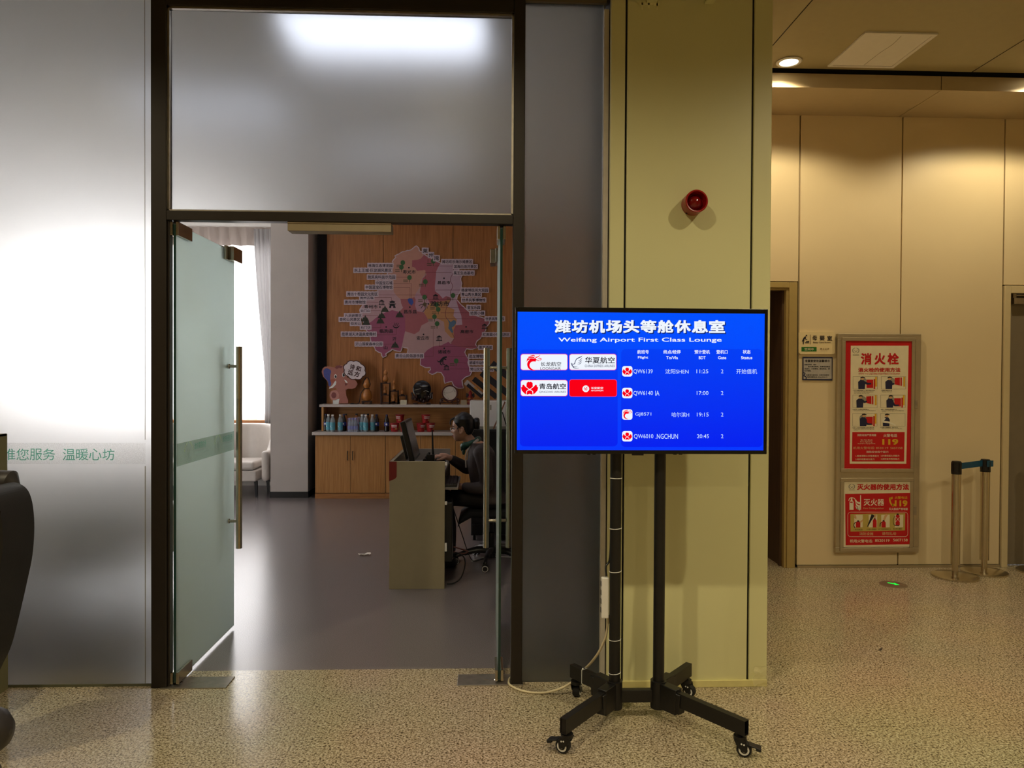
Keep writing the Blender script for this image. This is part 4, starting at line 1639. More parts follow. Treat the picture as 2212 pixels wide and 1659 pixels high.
def curtain(x0, x1, y, z0, z1, pitch, amp, top=1.0, n=10, hem=.02):
    b = MB()
    nx = int((x1 - x0) / pitch * n)
    vs, nz = [], 14
    random.seed(int(x0 * 10))
    ph = [random.uniform(-.5, .5) for _ in range(200)]
    for j in range(nz + 1):
        v = j / nz
        for i in range(nx + 1):
            u = (x1 - x0) * i / nx
            k = 2 * pi * u / pitch
            a = amp * (.55 + .45 * (1 - v))
            yy = y + a * sin(k + ph[int(u / pitch)] * (1 - v) * .8) + .3 * a * sin(k * 2.3 + v * 3)
            vs.append((x0 + u + .15 * amp * cos(k), yy, z0 + (z1 - z0) * v + (hem * sin(k * .7 + 1) * (1 - v) ** 6)))
    b.add(vs, [(j * (nx + 1) + i, j * (nx + 1) + i + 1, (j + 1) * (nx + 1) + i + 1, (j + 1) * (nx + 1) + i) for j in range(nz) for i in range(nx)], 0, True)
    return b


b = curtain(-6.75, -4.87, 10.28, .925, 3.55, .16, .035)
sh0 = b.build('sheer_curtain', M_sheer, None, label='white sheer curtain over the left half of the lounge window', category='curtain', group='sheer curtains')
b = curtain(-4.81, -2.84, 10.28, .925, 3.55, .16, .035)
sh1 = b.build('sheer_curtain', M_sheer, None, label='white sheer curtain over the window half next to the white column', category='curtain', group='sheer curtains')
for x0, x1, par in ((-6.75, -4.87, 0), (-4.81, -2.84, 1)):
    b = curtain(x0, x1, 10.225, 3.29, 3.54, .16, .026, hem=.004)  # darker pleated strip added where the sheer loses its backlight above the window
    b.build('unlit_sheer_top', M_unlit_sheer, (sh0, sh1)[par])
# grey drape gathered beside the column: full at the top, drawn in below
b = curtain(-3.13, -2.82, 10.14, .1, 3.5, .062, .022)
vs = []
for x, y, z in b.v:
    t = min(max((3.5 - z) / 2.0, 0), 1)
    xr = -2.82
    vs.append((xr + (x - xr) * (1 - .5 * t ** 1.3), y, z))
b.v = vs
b.build('drape', M_drape, None, label='grey drape gathered against the white column beside the window', category='curtain')
b = MB()
b.box(-6.85, -2.8, 10.2, 10.33, 3.55, LZ)
b.build('curtain_rail', M_whitepl, None, label='white curtain rail along the lounge ceiling above the window', category='curtain rail')

M_armch = mat('pale_leatherette', (206, 198, 190), .4, var=.03, bump=.08, bs=120)


def armchair(label, loc, first=None):
    if first:
        return dup(first, loc, None, label)
    t = thing('armchair', label, 'armchair', (0, 0, 0), 'pale armchairs along the lounge window')
    b = MB()
    # wrap-around back: horizontal sections
    prof = []
    n_ = 40
    for k in range(n_ + 1):
        a = -pi * .5 + 0 + (pi) * k / n_
        prof.append(a)
    vs = []
    zs = [.2, .34, .5, .62, .74, .84, .89]
    for z in zs:
        for k in range(n_ + 1):
            u = k / n_ * 2 - 1          # -1 left arm front, 0 back centre, +1 right arm front
            a = u * pi / 2 * 1.0
            au = abs(u)
            top = .89 if au < .45 else .89 - (.89 - .58) * min((au - .45) / .3, 1) ** .8
            zz = .2 + (top - .2) * (z - .2) / .69
            # ground curve: straight arms, rounded back
            if au > .6:
                x = math.copysign(.36, u)
                y = .05 - (au - .6) / .4 * .36
            else:
                x = .36 * sin(u / .6 * pi / 2)
                y = .05 + .3 * cos(u / .6 * pi / 2)
            y += (zz - .3) * .10 * (1 - au)
            vs.append((x, y, zz))
    m_ = n_ + 1
    fs = [(j * m_ + i, j * m_ + i + 1, (j + 1) * m_ + i + 1, (j + 1) * m_ + i) for j in range(len(zs) - 1) for i in range(n_)]
    b.add(vs, fs, 0, True)
    o = b.build('back_shell', M_armch, t)
    s = o.modifiers.new('solid', 'SOLIDIFY')
    s.thickness = .09
    s.offset = -1
    w = o.modifiers.new('sub', 'SUBSURF')
    w.levels = w.render_levels = 1
    b = MB()
    b.box(-.3, .3, -.31, .25, .2, .34)
    b.build('seat_frame', M_armch, t, bev=.02, seg=3)
    b = MB()
    b.box(-.275, .275, -.325, .2, .345, .45)
    b.build('cushion', M_armch, t, bev=.035, seg=4)
    for sx in (-1, 1):
        for y in (-.25, .25):
            b = MB()
            b.tube([(sx * .29, y, 0), (sx * .28, y, .2)], [.018, .026], 4, 0, sm=False)
            b.build('leg', M_plastic, t)
    return t


ac = armchair('pale armchair half hidden by the white column under the window', (0, 0, 0))
ac.location = (-3.14, 9.63, 0)
armchair('pale armchair under the window, seen through the slit beside the left door leaf', (-4.1, 9.63, 0), ac)
armchair('pale armchair farther left, a blur behind the large frosted pane', (-5.06, 9.63, 0), ac)
for x, lab in ((-2.76, 'pale armchair with its back to the large frosted pane, the blur nearer the door frame'), (-3.75, 'pale armchair, back to the large frosted pane, the blur beside the massage chair')):
    r_ = armchair(lab, (x, 5.45, 0), ac)
    r_.rotation_euler = (0, 0, pi)
# low table seen only through the frosted pane
t = thing('coffee_table', 'low dark table blurred behind the large frosted pane', 'table', (-3.9, 6.6, 0))
b = MB()
b.box(-4.4, -3.4, 6.3, 6.9, .4, .44)
b.build('table_top', M_armch, t, bev=.01)
for x in (-4.35, -3.45):
    for y in (6.35, 6.85):
        b = MB()
        b.box(x - .03, x + .03, y - .03, y + .03, 0, .4)
        b.build('leg', M_plastic, t)

# ------------------------------------------------------------------ counter
M_oak = wood('oak_door', (166, 112, 58), (198, 144, 84), 'z', .42)
M_oakx = wood('oak_back', (150, 96, 48), (182, 126, 70), 'x', .45)
M_quartz = mat('pale_quartz', (196, 186, 180), .3, var=.04, vs=90)


def cabinet(x, label, first=None):
    if first:
        return dup(first, (x, 9.265, 0), None, label)
    t = thing('base_cabinet', label, 'cabinet', (0, 0, 0), 'oak base cabinets under the counter')
    w = .868
    b = MB()
    b.box(0, w, .02, .33, 0, .792)
    b.build('carcass', M_groove, t)
    b = MB()
    b.box(0, w, 0, .02, 0, .064)
    b.build('plinth', M_oakx, t)
    for k in range(2):
        b = MB()
        b.box(k * w / 2 + .002, (k + 1) * w / 2 - .002, .0, .02, .07, .786)
        d = b.build('door', M_oak, t, bev=.0015)
        hx = w / 2 + (-.032 if k == 0 else .032)
        b = MB()
        b.tube([(hx, .0, .48), (hx, -.018, .485), (hx, -.02, .5), (hx, -.02, .57), (hx, -.018, .585), (hx, .0, .59)], .0055, 8)
        b.build('handle', M_black, d)
    return t


c0 = cabinet(0, 'oak base cabinet at the left end of the counter beside the white column')
c0.location = (-2.1, 9.265, 0)
cabinet(-1.23, 'oak base cabinet behind the reception desk screen', c0)
cabinet(-.36, 'oak base cabinet behind the seated woman', c0)
cabinet(.51, 'oak base cabinet at the right end, behind the right door handle', c0)
b = MB()
b.box(-2.125, 1.383, 9.2, 9.598, .794, .831)
b.build('countertop', M_quartz, None, bev=.003, label='long pale stone worktop over the oak cabinets', category='worktop')
ws = thing('wall_shelf', 'white shelf board with an oak back above the counter', 'shelf', (-.35, 9.5, .832))
b = MB()
b.box(-2.068, 1.383, 9.35, 9.598, 1.135, 1.168)
b.build('board', M_quartz, ws, bev=.003)
b = MB()
b.box(-2.02, 1.383, 9.578, 9.598, .832, 1.134)
b.build('back_panel', M_oakx, ws)
b = MB()
b.box(-2.045, -2.02, 9.37, 9.598, .832, 1.134)
b.build('side_panel', M_oak, ws)

# ------------------------------------------------------------------ bottles and noodle tubs on the counter
CT = .8315
M_water = mat('water_plastic', (190, 198, 204), .1, var=.04, alpha=.4)
M_label = mat('teal_label', (92, 168, 188), .5, var=.05)
M_cola = mat('dark_drink', (22, 14, 18), .15)
M_tea = mat('amber_drink', (150, 84, 36), .15, var=.1)
M_navycap = mat('navy_cap', (34, 30, 76), .4)
M_redlab = mat('red_label', (150, 34, 40), .5)
M_blue = mat('blue_label', (40, 60, 150), .5)


def bottle(kind, label, group):
    t = thing('bottle', label, 'bottle', (0, 0, 0), group)
    prof = [(0, 0), (.026, 0), (.0315, .006), (.0315, .13), (.029, .15), (.014, .188), (.013, .2), (0, .2)]
    b = MB()
    b.lathe(prof, n=18)
    b.build('body', {'water': M_water, 'cola': M_cola, 'tea': M_tea}[kind], t)
    b = MB()
    b.lathe([(.0155, .196), (.0155, .214), (.0, .2145)], n=16)
    b.build('cap', {'water': M_whitepl, 'cola': M_navycap, 'tea': M_plastic}[kind], t)
    b = MB()
    z0, z1 = (.022, .118) if kind == 'water' else (.07, .115) if kind == 'cola' else (.03, .1)
    b.lathe([(.0322, z0), (.0322, z1)], n=18)
    b.build('label_band', {'water': M_label, 'cola': M_blue, 'tea': M_redlab}[kind], t)
    b = MB()
    if kind == 'water':
        for pl, m in (([(-.016, .098), (0, .106), (.016, .098), (.0, .06)], 0), ([(-.024, .094), (-.018, .07), (-.008, .055), (-.022, .06)], 1)):
            b.poly([(x, -math.sqrt(.0328 ** 2 - x * x), z) for x, z in pl], m)
    else:
        b.poly([(.012 * cos(a * pi / 6), -.0325, .092 + .012 * sin(a * pi / 6)) for a in range(12)], 1 if kind == 'cola' else 0)
    b.build('label_print', [M_brownp, M_film], t)
    return t


W0 = bottle('water', 'clear water bottle with a teal label, front one of the leftmost pair', 'water bottles on the counter')
W0.location = (*at(718.5, 932, 9.29).xy, CT)


def spot(px, y):
    return (at(px, 900, y).x, y, CT)


W0.location = spot(718.5, 9.26)
for px, y, lab in ((709.5, 9.33, 'clear water bottle with a teal label, rear one of the leftmost pair'), (735, 9.29, 'clear water bottle with a teal label just left of the shrink-wrapped bottles'),
                   (782, 9.32, 'clear teal labelled water bottle, rear one of the pair right of the shrink-wrapped pack'), (790, 9.26, 'clear teal labelled water bottle, front one of the pair right of the shrink-wrapped pack'),
                   (804.5, 9.31, 'clear water bottle with a teal label beside the purple capped dark drink')):
    dup(W0, spot(px, y), None, lab)
C0 = bottle('cola', 'dark drink bottle with a navy cap standing alone left of the red tubs', 'dark drink bottles on the counter')
C0.location = spot(835.5, 9.33)
for px, y, lab in ((703.5, 9.4, 'dark drink bottle at the far left end of the bottles'), (742.5, 9.38, 'dark drink bottle half hidden behind the second water bottle group'),
                   (813.5, 9.36, 'dark drink bottle with a purple cap right of the last water bottle'), (787, 9.42, 'dark drink bottle with only its navy cap showing between two water bottles')):
    dup(C0, spot(px, y), None, lab)
T0 = bottle('tea', 'amber tea bottle with a black cap left of the shrink-wrapped bottles', 'amber tea bottles on the counter')
T0.location = spot(747, 9.46)
for px, y, lab in ((770, 9.47, 'amber tea bottle with a black cap right behind the shrink-wrapped bottles'), (794.5, 9.47, 'amber tea bottle with a black cap behind the pair of water bottles')):
    dup(T0, spot(px, y), None, lab)
# shrink wrapped pack: small bottles, each its own thing
P0 = thing('bottle', 'small clear water bottle inside the shrink-wrapped pack', 'bottle', (0, 0, 0), 'small bottles in the shrink-wrapped pack')
b = MB()
b.lathe([(0, 0), (.02, 0), (.023, .006), (.023, .1), (.02, .12), (.01, .145), (.01, .156), (0, .156)], n=14)
b.build('body', M_water, P0)
b = MB()
b.lathe([(.0115, .152), (.0115, .168), (0, .168)], n=12)
b.build('cap', mat('lilac_cap', (130, 122, 190), .4), P0)
b = MB()
b.lathe([(.0236, .03), (.0236, .075)], n=14)
b.build('label_band', mat('lilac_label', (96, 108, 170), .5), P0)
P0.location = spot(755.5, 9.27)
for px, y in ((761.8, 9.27), (768, 9.27), (756, 9.325), (762.5, 9.325), (768.8, 9.325)):
    dup(P0, spot(px, y))
b = MB()
xa, xb = at(750, 900, 9.24).x, at(775, 900, 9.24).x
P_ = [(xa, 9.243, CT), (xb, 9.243, CT), (xb, 9.352, CT), (xa, 9.352, CT), (xa + .002, 9.244, CT + .172), (xb - .001, 9.244, CT + .182), (xb - .001, 9.351, CT + .182), (xa + .002, 9.351, CT + .172)]
b.add(P_, [(0, 1, 5, 4), (1, 2, 6, 5), (2, 3, 7, 6), (3, 0, 4, 7), (4, 5, 6, 7)])
b.build('shrink_wrap', mat('shrink_film', (190, 190, 225), .08, alpha=.2), None, label='clear shrink wrap around a pack of small bottles on the counter', category='wrap')

M_tub = mat('red_tub', (160, 30, 32), .35, var=.45, vs=55)


def tub(label):
    t = thing('noodle_tub', label, 'noodle tub', (0, 0, 0), 'red instant noodle tubs on the counter')
    b = MB()
    b.lathe([(0, 0), (.042, 0), (.0435, .004), (.0555, .1), (.059, .102), (.059, .107), (.0, .1085)], n=24)
    b.build('bowl', M_tub, t)
    b = MB()
    b.lathe([(.0437, .006), (.0455, .02)], n=24)
    b.build('bottom_band', mat('gold_band', (190, 140, 70), .4), t)
    b = MB()
    for k in range(7):
        for r_ in range(2):
            a = -pi / 2 + (k - 3) * .2
            z = .056 + r_ * .018
            r = .0437 + (z) * .12 + .0012
            b.poly([(r * cos(a + da), r * sin(a + da), z + dz) for da, dz in ((-.07, 0), (.07, 0), (.06, .011), (-.06, .011))], 0)
    for k in range(5):
        a = -pi / 2 + .25 + k * .12
        b.poly([(.0505 * cos(a + da), .0505 * sin(a + da), .028 + dz) for da, dz in ((-.1, 0), (.1, .004), (.05, .018), (-.06, .014))], 1)
    b.build('printed_art', [M_film, mat('noodle_print', (196, 150, 90), .5)], t)
    return t


N0 = tub('red noodle tub at the bottom left of the left pyramid')
N0.location = spot(852.5, 9.33)
zt_ = CT + .1095
for px, z, rz, lab in ((873.5, CT, .3, 'red noodle tub at the bottom right of the left pyramid, behind the monitor'), (864, zt_, -.5, 'red noodle tub on top of the left pyramid'),
                       (909.5, CT, .7, 'red noodle tub at the bottom left of the right pyramid'), (930, CT, .5, 'red noodle tub at the bottom right of the right pyramid'), (920, zt_, .4, 'red noodle tub on top of the right pyramid')):
    p = spot(px, 9.33)
    dup(N0, (p[0], p[1], z), rz, lab)

# ------------------------------------------------------------------ ornaments on the shelf
SZ = 1.1685


def zx(ox, oy, s):
    return lambda x, y: (ox + x / s, oy + y / s)


e3 = zx(690, 770, 13.825)
EY = 9.44
M_el = mat('standee_rose', (176, 112, 98), .5, var=.04)
M_eld = mat('standee_dark_rose', (128, 66, 64), .5)
M_ell = mat('standee_light', (196, 136, 124), .5)
M_ear = mat('standee_blue', (70, 78, 150), .5, var=.25, vs=120)
sd = thing('elephant_standee', 'cut-out board of a rosy cartoon elephant holding a cloud speech bubble', 'cut-out figure', (at(725, 870, EY).x, EY, SZ))


def ep(b, pts, Y, m=0):
    b.pp([e3(*p) for p in pts], Y, m)


def ell(cx, cy, rx, ry, rot=0, n=24):
    return [(cx + rx * cos(2 * pi * k / n) * cos(rot) - ry * sin(2 * pi * k / n) * sin(rot), cy + rx * cos(2 * pi * k / n) * sin(rot) + ry * sin(2 * pi * k / n) * cos(rot)) for k in range(n)]


b = MB()
out = [(95, 360), (160, 305), (300, 305), (460, 340), (490, 290), (560, 265), (640, 265), (740, 290), (800, 420), (820, 640), (960, 680), (1080, 720), (1140, 830), (1080, 930), (960, 970), (850, 960), (790, 1010), (800, 1180), (860, 1300), (850, 1400), (600, 1395), (570, 1430), (400, 1430), (395, 1310), (320, 1240), (300, 1140), (340, 1040), (420, 1005), (520, 990), (500, 940), (350, 960), (280, 940), (300, 880), (240, 740), (110, 600), (65, 460)]
b.prism([at(*e3(x, y), EY) for x, y in out], (0, .012, 0), 0)
b.build('board', M_el, sd)
b = MB()
F1, F2, F3 = EY - .0006, EY - .0012, EY - .0018
ep(b, smooth_path([(120, 420), (190, 355), (280, 370), (350, 440), (325, 560), (320, 680), (350, 800), (330, 880), (280, 880), (250, 740), (140, 600), (120, 420)], 3), F1, 1)
ep(b, ell(445, 1165, 140, 155), F2, 2)
ep(b, ell(430, 1160, 75, 90), F3, 0)
ep(b, ell(620, 1110, 150, 140), F1, 3)
ep(b, ell(400, 730, 75, 60), F1, 4)
ep(b, [(480, 720), (505, 760), (490, 840), (400, 930), (285, 962), (290, 940), (390, 860), (450, 760)], F2, 5)
ep(b, [(735, 690), (800, 720), (850, 790), (790, 780)], F2, 5)
ep(b, smooth_path([(520, 560), (700, 560), (740, 700), (720, 850), (760, 960), (810, 930), (800, 980), (720, 1030), (640, 960), (560, 900), (510, 780), (520, 560)], 3), F1, 3)
ep(b, ell(480, 595, 42, 62), F2, 5)
ep(b, ell(486, 600, 30, 46), F3, 6)
ep(b, ell(722, 550, 42, 66), F2, 5)
ep(b, ell(726, 552, 32, 52), F3, 6)
for cx, cy in ((498, 578), (742, 530)):
    ep(b, ell(cx, cy, 9, 12), F3 - .0005, 5)
ep(b, [(460, 340), (520, 270), (600, 262), (700, 300), (640, 355), (590, 335), (520, 370)], F2, 0)
ep(b, ell(1040, 800, 90, 70, .4), F2, 3)
ep(b, ell(850, 830, 70, 45, .3), F2, 3)
ep(b, [(750, 790), (850, 830), (780, 880)], F2, 0)
ep(b, [(400, 1310), (600, 1260), (570, 1425), (405, 1425)], F2, 5)
b.build('printed_art', [M_eld, M_ear, M_ell, M_el, mat('standee_orange', (172, 92, 70), .5), M_film, M_ink], sd)
bub = [(880, 210, 100), (960, 230, 110), (1150, 260, 110), (1280, 370, 90), (1240, 530, 110), (1150, 590, 110), (960, 540, 115), (850, 460, 110), (840, 290, 90), (1050, 400, 190)]
b = MB()
cen = (1050, 410)
for grow, yb, m in ((26, EY - .008, 0), (0, EY - .0105, 1)):
    P_ = []
    for k in range(72):
        a = 2 * pi * k / 72
        r = 270 + 32 * abs(sin(a * 4 + .4)) + grow
        P_.append((cen[0] + r * 1.08 * cos(a), cen[1] + r * .92 * sin(a) + .12 * r * cos(a)))
    if m == 0:
        b.prism([at(*e3(x, y), yb) for x, y in P_], (0, .0075, 0), 0)
    else:
        ep(b, P_, EY - .0084, 1)
for ch, x0, y0, x1, y1 in (('诗', 915, 235, 1060, 390), ('和', 1095, 285, 1245, 445), ('远', 850, 400, 1010, 560), ('方', 1040, 455, 1200, 610)):
    O, X, Y_ = at(*e3(x0 - 20, y1 - 20), EY - .009), at(*e3(x1 - 20, y1 + 15), EY - .009), at(*e3(x0 + 15, y0 - 15), EY - .009)
    b.text(ch, O, X - O, Y_ - O, 0, .03)
b.build('speech_bubble', [mat('bubble_brown', (70, 28, 26), .5), mat('bubble_white', (222, 208, 212), .5)], sd)

M_gourd = mat('gourd_skin', (178, 112, 50), .3, var=.2, vs=30, coat=.3)


def gourd(b, c, h, w, stem=True, m=0, tilt=0.0):
    prof = [(0, 0), (.3, .01), (.47, .1), (.5, .24), (.42, .4), (.22, .52), (.2, .55), (.3, .63), (.36, .73), (.3, .85), (.14, .95), (.05, 1.0), (.0, 1.02)]
    M = Matrix.Translation(c) @ Matrix.Rotation(tilt, 4, 'Y')
    b.lathe([(r * w, z * h) for r, z in prof], n=20, m=m, M=M)
    if stem:
        b.tube([M @ Vector(p) for p in ((0, 0, h * .98), (.004, 0, h * 1.06), (h * .06, 0, h * 1.16))], [.004, .003, .002], 8, m)


def stand(b, c, w, h, m=0):
    x, y, z = c
    b.box(x - w / 2, x + w / 2, y - w / 2, y + w / 2, z + h * .55, z + h, m)
    for i in (-1, 1):
        for k in (-1, 1):
            b.box(x + i * w * .42 - .006, x + i * w * .42 + .006, y + k * w * .42 - .006, y + k * w * .42 + .006, z, z + h * .6, m)


M_dkwood = wood('dark_rosewood', (40, 20, 16), (60, 30, 24), 'z', .35)
GYs = 9.46
gx = at(792.5, 870, GYs).x
g = thing('carved_gourd', 'large carved gourd tied with dark cord on a small black stand', 'gourd', (gx, GYs, SZ))
b = MB()
stand(b, (gx, GYs, SZ), .115, .04)
b.build('stand', M_dkwood, g, bev=.002)
b = MB()
gourd(b, (gx, GYs, SZ + .04), .29, .135)
b.build('gourd', M_gourd, g)
b = MB()
ring(b, gx, GYs, SZ + .04 + .155, .032, .012)
for s_ in (-1, 1):
    b.tube(smooth_path([(gx + s_ * .005, GYs - .01, SZ + .34), (gx + s_ * .03, GYs - .02, SZ + .31), (gx + s_ * .047, GYs - .03, SZ + .25)]), .004, 8)
b.tube(smooth_path([(gx - .03, GYs - .03, SZ + .195), (gx - .062, GYs - .05, SZ + .15), (gx - .075, GYs - .05, SZ + .1), (gx - .085, GYs - .06, SZ + .03), (gx - .11, GYs - .06, SZ + .006), (gx - .2, GYs - .06, SZ + .005)]), [.005] * 27 + [.009, .01, .008, .004], 8)
b.build('cord', M_plastic, g)

# rack of small gourds
rk = thing('gourd_rack', 'stepped dark wood rack on the shelf holding small gourds', 'rack', (at(850, 870, GYs).x, GYs, SZ))
e4 = zx(840, 780, 11.06)


def wx(px, y=GYs):
    return at(px, 870, y).x


b = MB()
cols = ((823, 841.5, 843.5 - 18), (842, 861, 0), (861, 878.5, 0))
zs = (at(830, 827, GYs).z, at(850, 844, GYs).z, at(870, 854, GYs).z)
xs = (823.5, 842, 860, 878)
for k in range(3):
    x0, x1 = wx(xs[k]), wx(xs[k + 1])
    for x in (x0, x1):
        for y in (-.035, .035):
            b.box(x - .006, x + .006, GYs + y - .006, GYs + y + .006, SZ, zs[k] + .004)
    b.box(x0, x1, GYs - .04, GYs + .04, zs[k] - .012, zs[k])
    b.box(x0, x1, GYs - .036, GYs + .036, SZ + .012 + .1 * (k == 0), SZ + .022 + .1 * (k == 0))
    b.box(x0, x1, GYs - .036, GYs + .036, SZ + .012, SZ + .022)
b.build('frame', M_dkwood, rk, bev=.001)
for k, (px, z, h, w, lab) in enumerate(((833, zs[0], .15, .07, 'small gourd on the top step of the rack'), (832, SZ + .122, .1, .045, 'small gourd inside the tall bay of the rack'), (851.5, zs[1], .12, .052, 'dark small gourd on the middle step of the rack'),
                                        (850, SZ + .022, .1, .055, 'carved small gourd inside the middle bay of the rack'), (869, zs[2], .085, .04, 'pale small gourd on the lowest step of the rack'))):
    t = thing('small_gourd', lab, 'gourd', (wx(px), GYs, z + .0005), 'small gourds on the rack')
    b = MB()
    b.lathe([(0, 0), (.02, 0), (.022, .012), (.016, .016), (.0, .016)], (wx(px), GYs, z + .0005), 12)
    b.build('stand', M_dkwood, t)
    b = MB()
    gourd(b, (wx(px), GYs, z + .015), h, w)
    b.build('gourd', M_gourd, t)

# round black stone plate on carved stand
sx, sz0 = at(911.5, 870, GYs).x, SZ
sp = thing('stone_plate', 'round black veined stone plate on a carved dark stand', 'ornament', (sx, GYs, SZ))
b = MB()
random.seed(5)
for x0, x1 in ((-.11, -.06), (.06, .11)):
    b.box(sx + x0, sx + x1, GYs - .04, GYs + .04, SZ, SZ + .02)
for k in range(26):
    a = random.uniform(-.115, .115)
    b.ball((sx + a, GYs + random.uniform(-.03, .03), SZ + .03 + random.uniform(0, .055) + abs(a) * .3), random.uniform(.014, .024), 10)
for s_ in (-1, 1):
    b.tube(smooth_path([(sx + s_ * .07, GYs, SZ + .06), (sx + s_ * .11, GYs, SZ + .09), (sx + s_ * .118, GYs, SZ + .13), (sx + s_ * .128, GYs, SZ + .145)]), .012, 10, rnd=True)
b.build('carved_stand', M_dkwood, sp)
b = MB()
cz = at(911, 841, GYs).z
Mr = Matrix.Translation((sx, GYs + .0, cz)) @ Matrix.Rotation(pi / 2 - .12, 4, 'X')
b.lathe([(0, .012), (.105, .012), (.114, .008), (.116, 0), (.114, -.008), (.105, -.012), (0, -.012)], n=48, M=Mr)
b.build('plate', mat('black_stone', (26, 22, 26), .12, var=.3, vs=20), sp)
b = MB()
for pts, w in (([(-.03, .046), (.01, .034), (.075, .042)], [.001, .007, .001]), ([(-.1, -.012), (-.06, -.004), (-.01, .008)], [.001, .008, .001]), ([(.02, -.03), (.05, -.02), (.09, -.035)], [.001, .004, .001]), ([(-.08, -.05), (-.06, -.06), (-.03, -.058)], [.001, .004, .001])):
    P_ = smooth_path(pts)
    for i in range(len(P_) - 1):
        h = .0026 * sin(pi * (i + .5) / len(P_)) + .0008
        q = [(P_[i][0], P_[i][1] - h), (P_[i + 1][0], P_[i + 1][1] - h), (P_[i + 1][0], P_[i + 1][1] + h), (P_[i][0], P_[i][1] + h)]
        b.poly([Mr @ Vector((x, y, .0126)) for x, y in q])
b.build('white_vein', M_greyp, sp)

# round fan screen on a scrolled stand
fx = at(971.5, 870, GYs).x
fs_ = thing('fan_screen', 'round cream silk fan screen with a branch drawing on a red-brown stand', 'ornament', (fx, GYs, SZ))
cz = at(971, 849, GYs).z
Mr = Matrix.Translation((fx, GYs, cz)) @ Matrix.Rotation(pi / 2, 4, 'X')
b = MB()
b.lathe([(.088, .01), (.1, .01), (.102, 0), (.1, -.01), (.088, -.01), (.086, 0), (.088, .01)], n=48, M=Mr, cap=False)
b.build('ring_frame', mat('redwood', (84, 34, 30), .35, var=.1), fs_)
b = MB()
b.lathe([(0, .002), (.088, .002), (.088, -.002), (0, -.002)], n=40, M=Mr)
b.build('silk', mat('cream_silk', (206, 192, 178), .6, var=.02), fs_)
b = MB()
for P_, w in (([(-.07, .02), (-.03, .0), (.02, .012), (.05, .04)], .003), ([(-.075, -.01), (-.05, -.03), (-.02, -.065)], .003), ([(-.03, 0), (-.06, -.01), (-.08, .0)], .002)):
    P_ = smooth_path(P_)
    b.tube([(fx + x, GYs - .0025, cz + y) for x, y in P_], w / 2, 6)
for x, z in ((.06, .035), (.05, .05), (-.07, .005), (-.06, .03), (-.02, -.07), (.065, .02), (-.065, -.015)):
    b.ball((fx + x, GYs - .0025, cz + z), (.006, .001, .006), 8)
b.build('branch_drawing', M_greyp, fs_)
b = MB()
b.box(fx - .135, fx + .12, GYs - .03, GYs + .03, SZ + .018, SZ + .026)
for x in (-.12, .1):
    b.box(fx + x - .008, fx + x + .008, GYs - .028, GYs + .028, SZ, SZ + .018)
for s_ in (-1, 1):
    b.tube(smooth_path([(fx + s_ * .02, GYs, SZ + .034), (fx + s_ * .06, GYs, SZ + .06), (fx + s_ * .09, GYs, SZ + .075), (fx + s_ * .115, GYs, SZ + .06), (fx + s_ * .11, GYs, SZ + .04), (fx + s_ * .09, GYs, SZ + .045), (fx + s_ * .095, GYs, SZ + .058)]), .008, 8, rnd=True)
b.build('scroll_stand', mat('redwood_dark', (58, 24, 22), .35), fs_)


def card(px0, px1, py, label, colr):
    t = thing('name_card', label, 'card', (at((px0 + px1) / 2, 875, 9.38).x, 9.38, SZ))
    x0, x1 = wx(px0, 9.38), wx(px1, 9.38)
    h = at(px0, py, 9.38).z - SZ
    b = MB()
    b.prism([(x0, 9.375, SZ), (x0, 9.405, SZ), (x0, 9.392, SZ + h), (x0, 9.388, SZ + h)], (x1 - x0, 0, 0))
    b.build('folded_card', mat('card_stock', colr, .5, var=.03), t)
    b = MB()
    for k in range(3):
        b.box(x0 + .01, x1 - .015 - .01 * k, 9.3765 + k * .003, 9.379 + k * .003, SZ + h * (.3 + .2 * k), SZ + h * (.34 + .2 * k))
    b.build('printed_lines', M_greyp, t)


card(864.5, 878.5, 864, 'small cream folded card in front of the gourd rack', (214, 206, 176))
card(995, 1008, 864, 'small tan folded card right of the round fan screen', (170, 150, 116))
# wall socket behind the stone plate
b = MB()
p0, p1 = at(929, 862, 9.592), at(934.5, 849, 9.592)
b.box(p0.x - .03, p1.x, 9.59, 9.6, p0.z, p1.z)
b.build('wall_socket', M_whitepl, None, bev=.002, label='pale wall socket half hidden by the black stone plate', category='socket')
# kite figure
kx = at(1016, 870, 9.47).x
kf = thing('painted_figure', 'small red black and gold painted figure beside the white box', 'ornament', (kx, 9.47, SZ))
b = MB()
b.lathe([(0, 0), (.045, 0), (.04, .03), (.03, .05), (.038, .09), (.02, .12), (.026, .15), (.0, .185)], (kx, 9.47, SZ), 16)
b.build('body', mat('figure_red', (134, 30, 34), .4, var=.25, vs=60), kf)
b = MB()
b.lathe([(.041, .028), (.046, .034), (.041, .04)], (kx, 9.47, SZ), 16)
b.lathe([(.036, .075), (.041, .082), (.036, .088)], (kx, 9.47, SZ), 16)
b.build('gold_band', mat('figure_gold', (190, 120, 40), .35), kf)
b = MB()
for s_ in (-1, 1):
    b.prism([(kx + s_ * .02, 9.46, SZ + .06), (kx + s_ * .055, 9.46, SZ + .1), (kx + s_ * .05, 9.46, SZ + .15), (kx + s_ * .02, 9.46, SZ + .13)], (0, .01, 0))
b.build('wing', M_ink, kf)
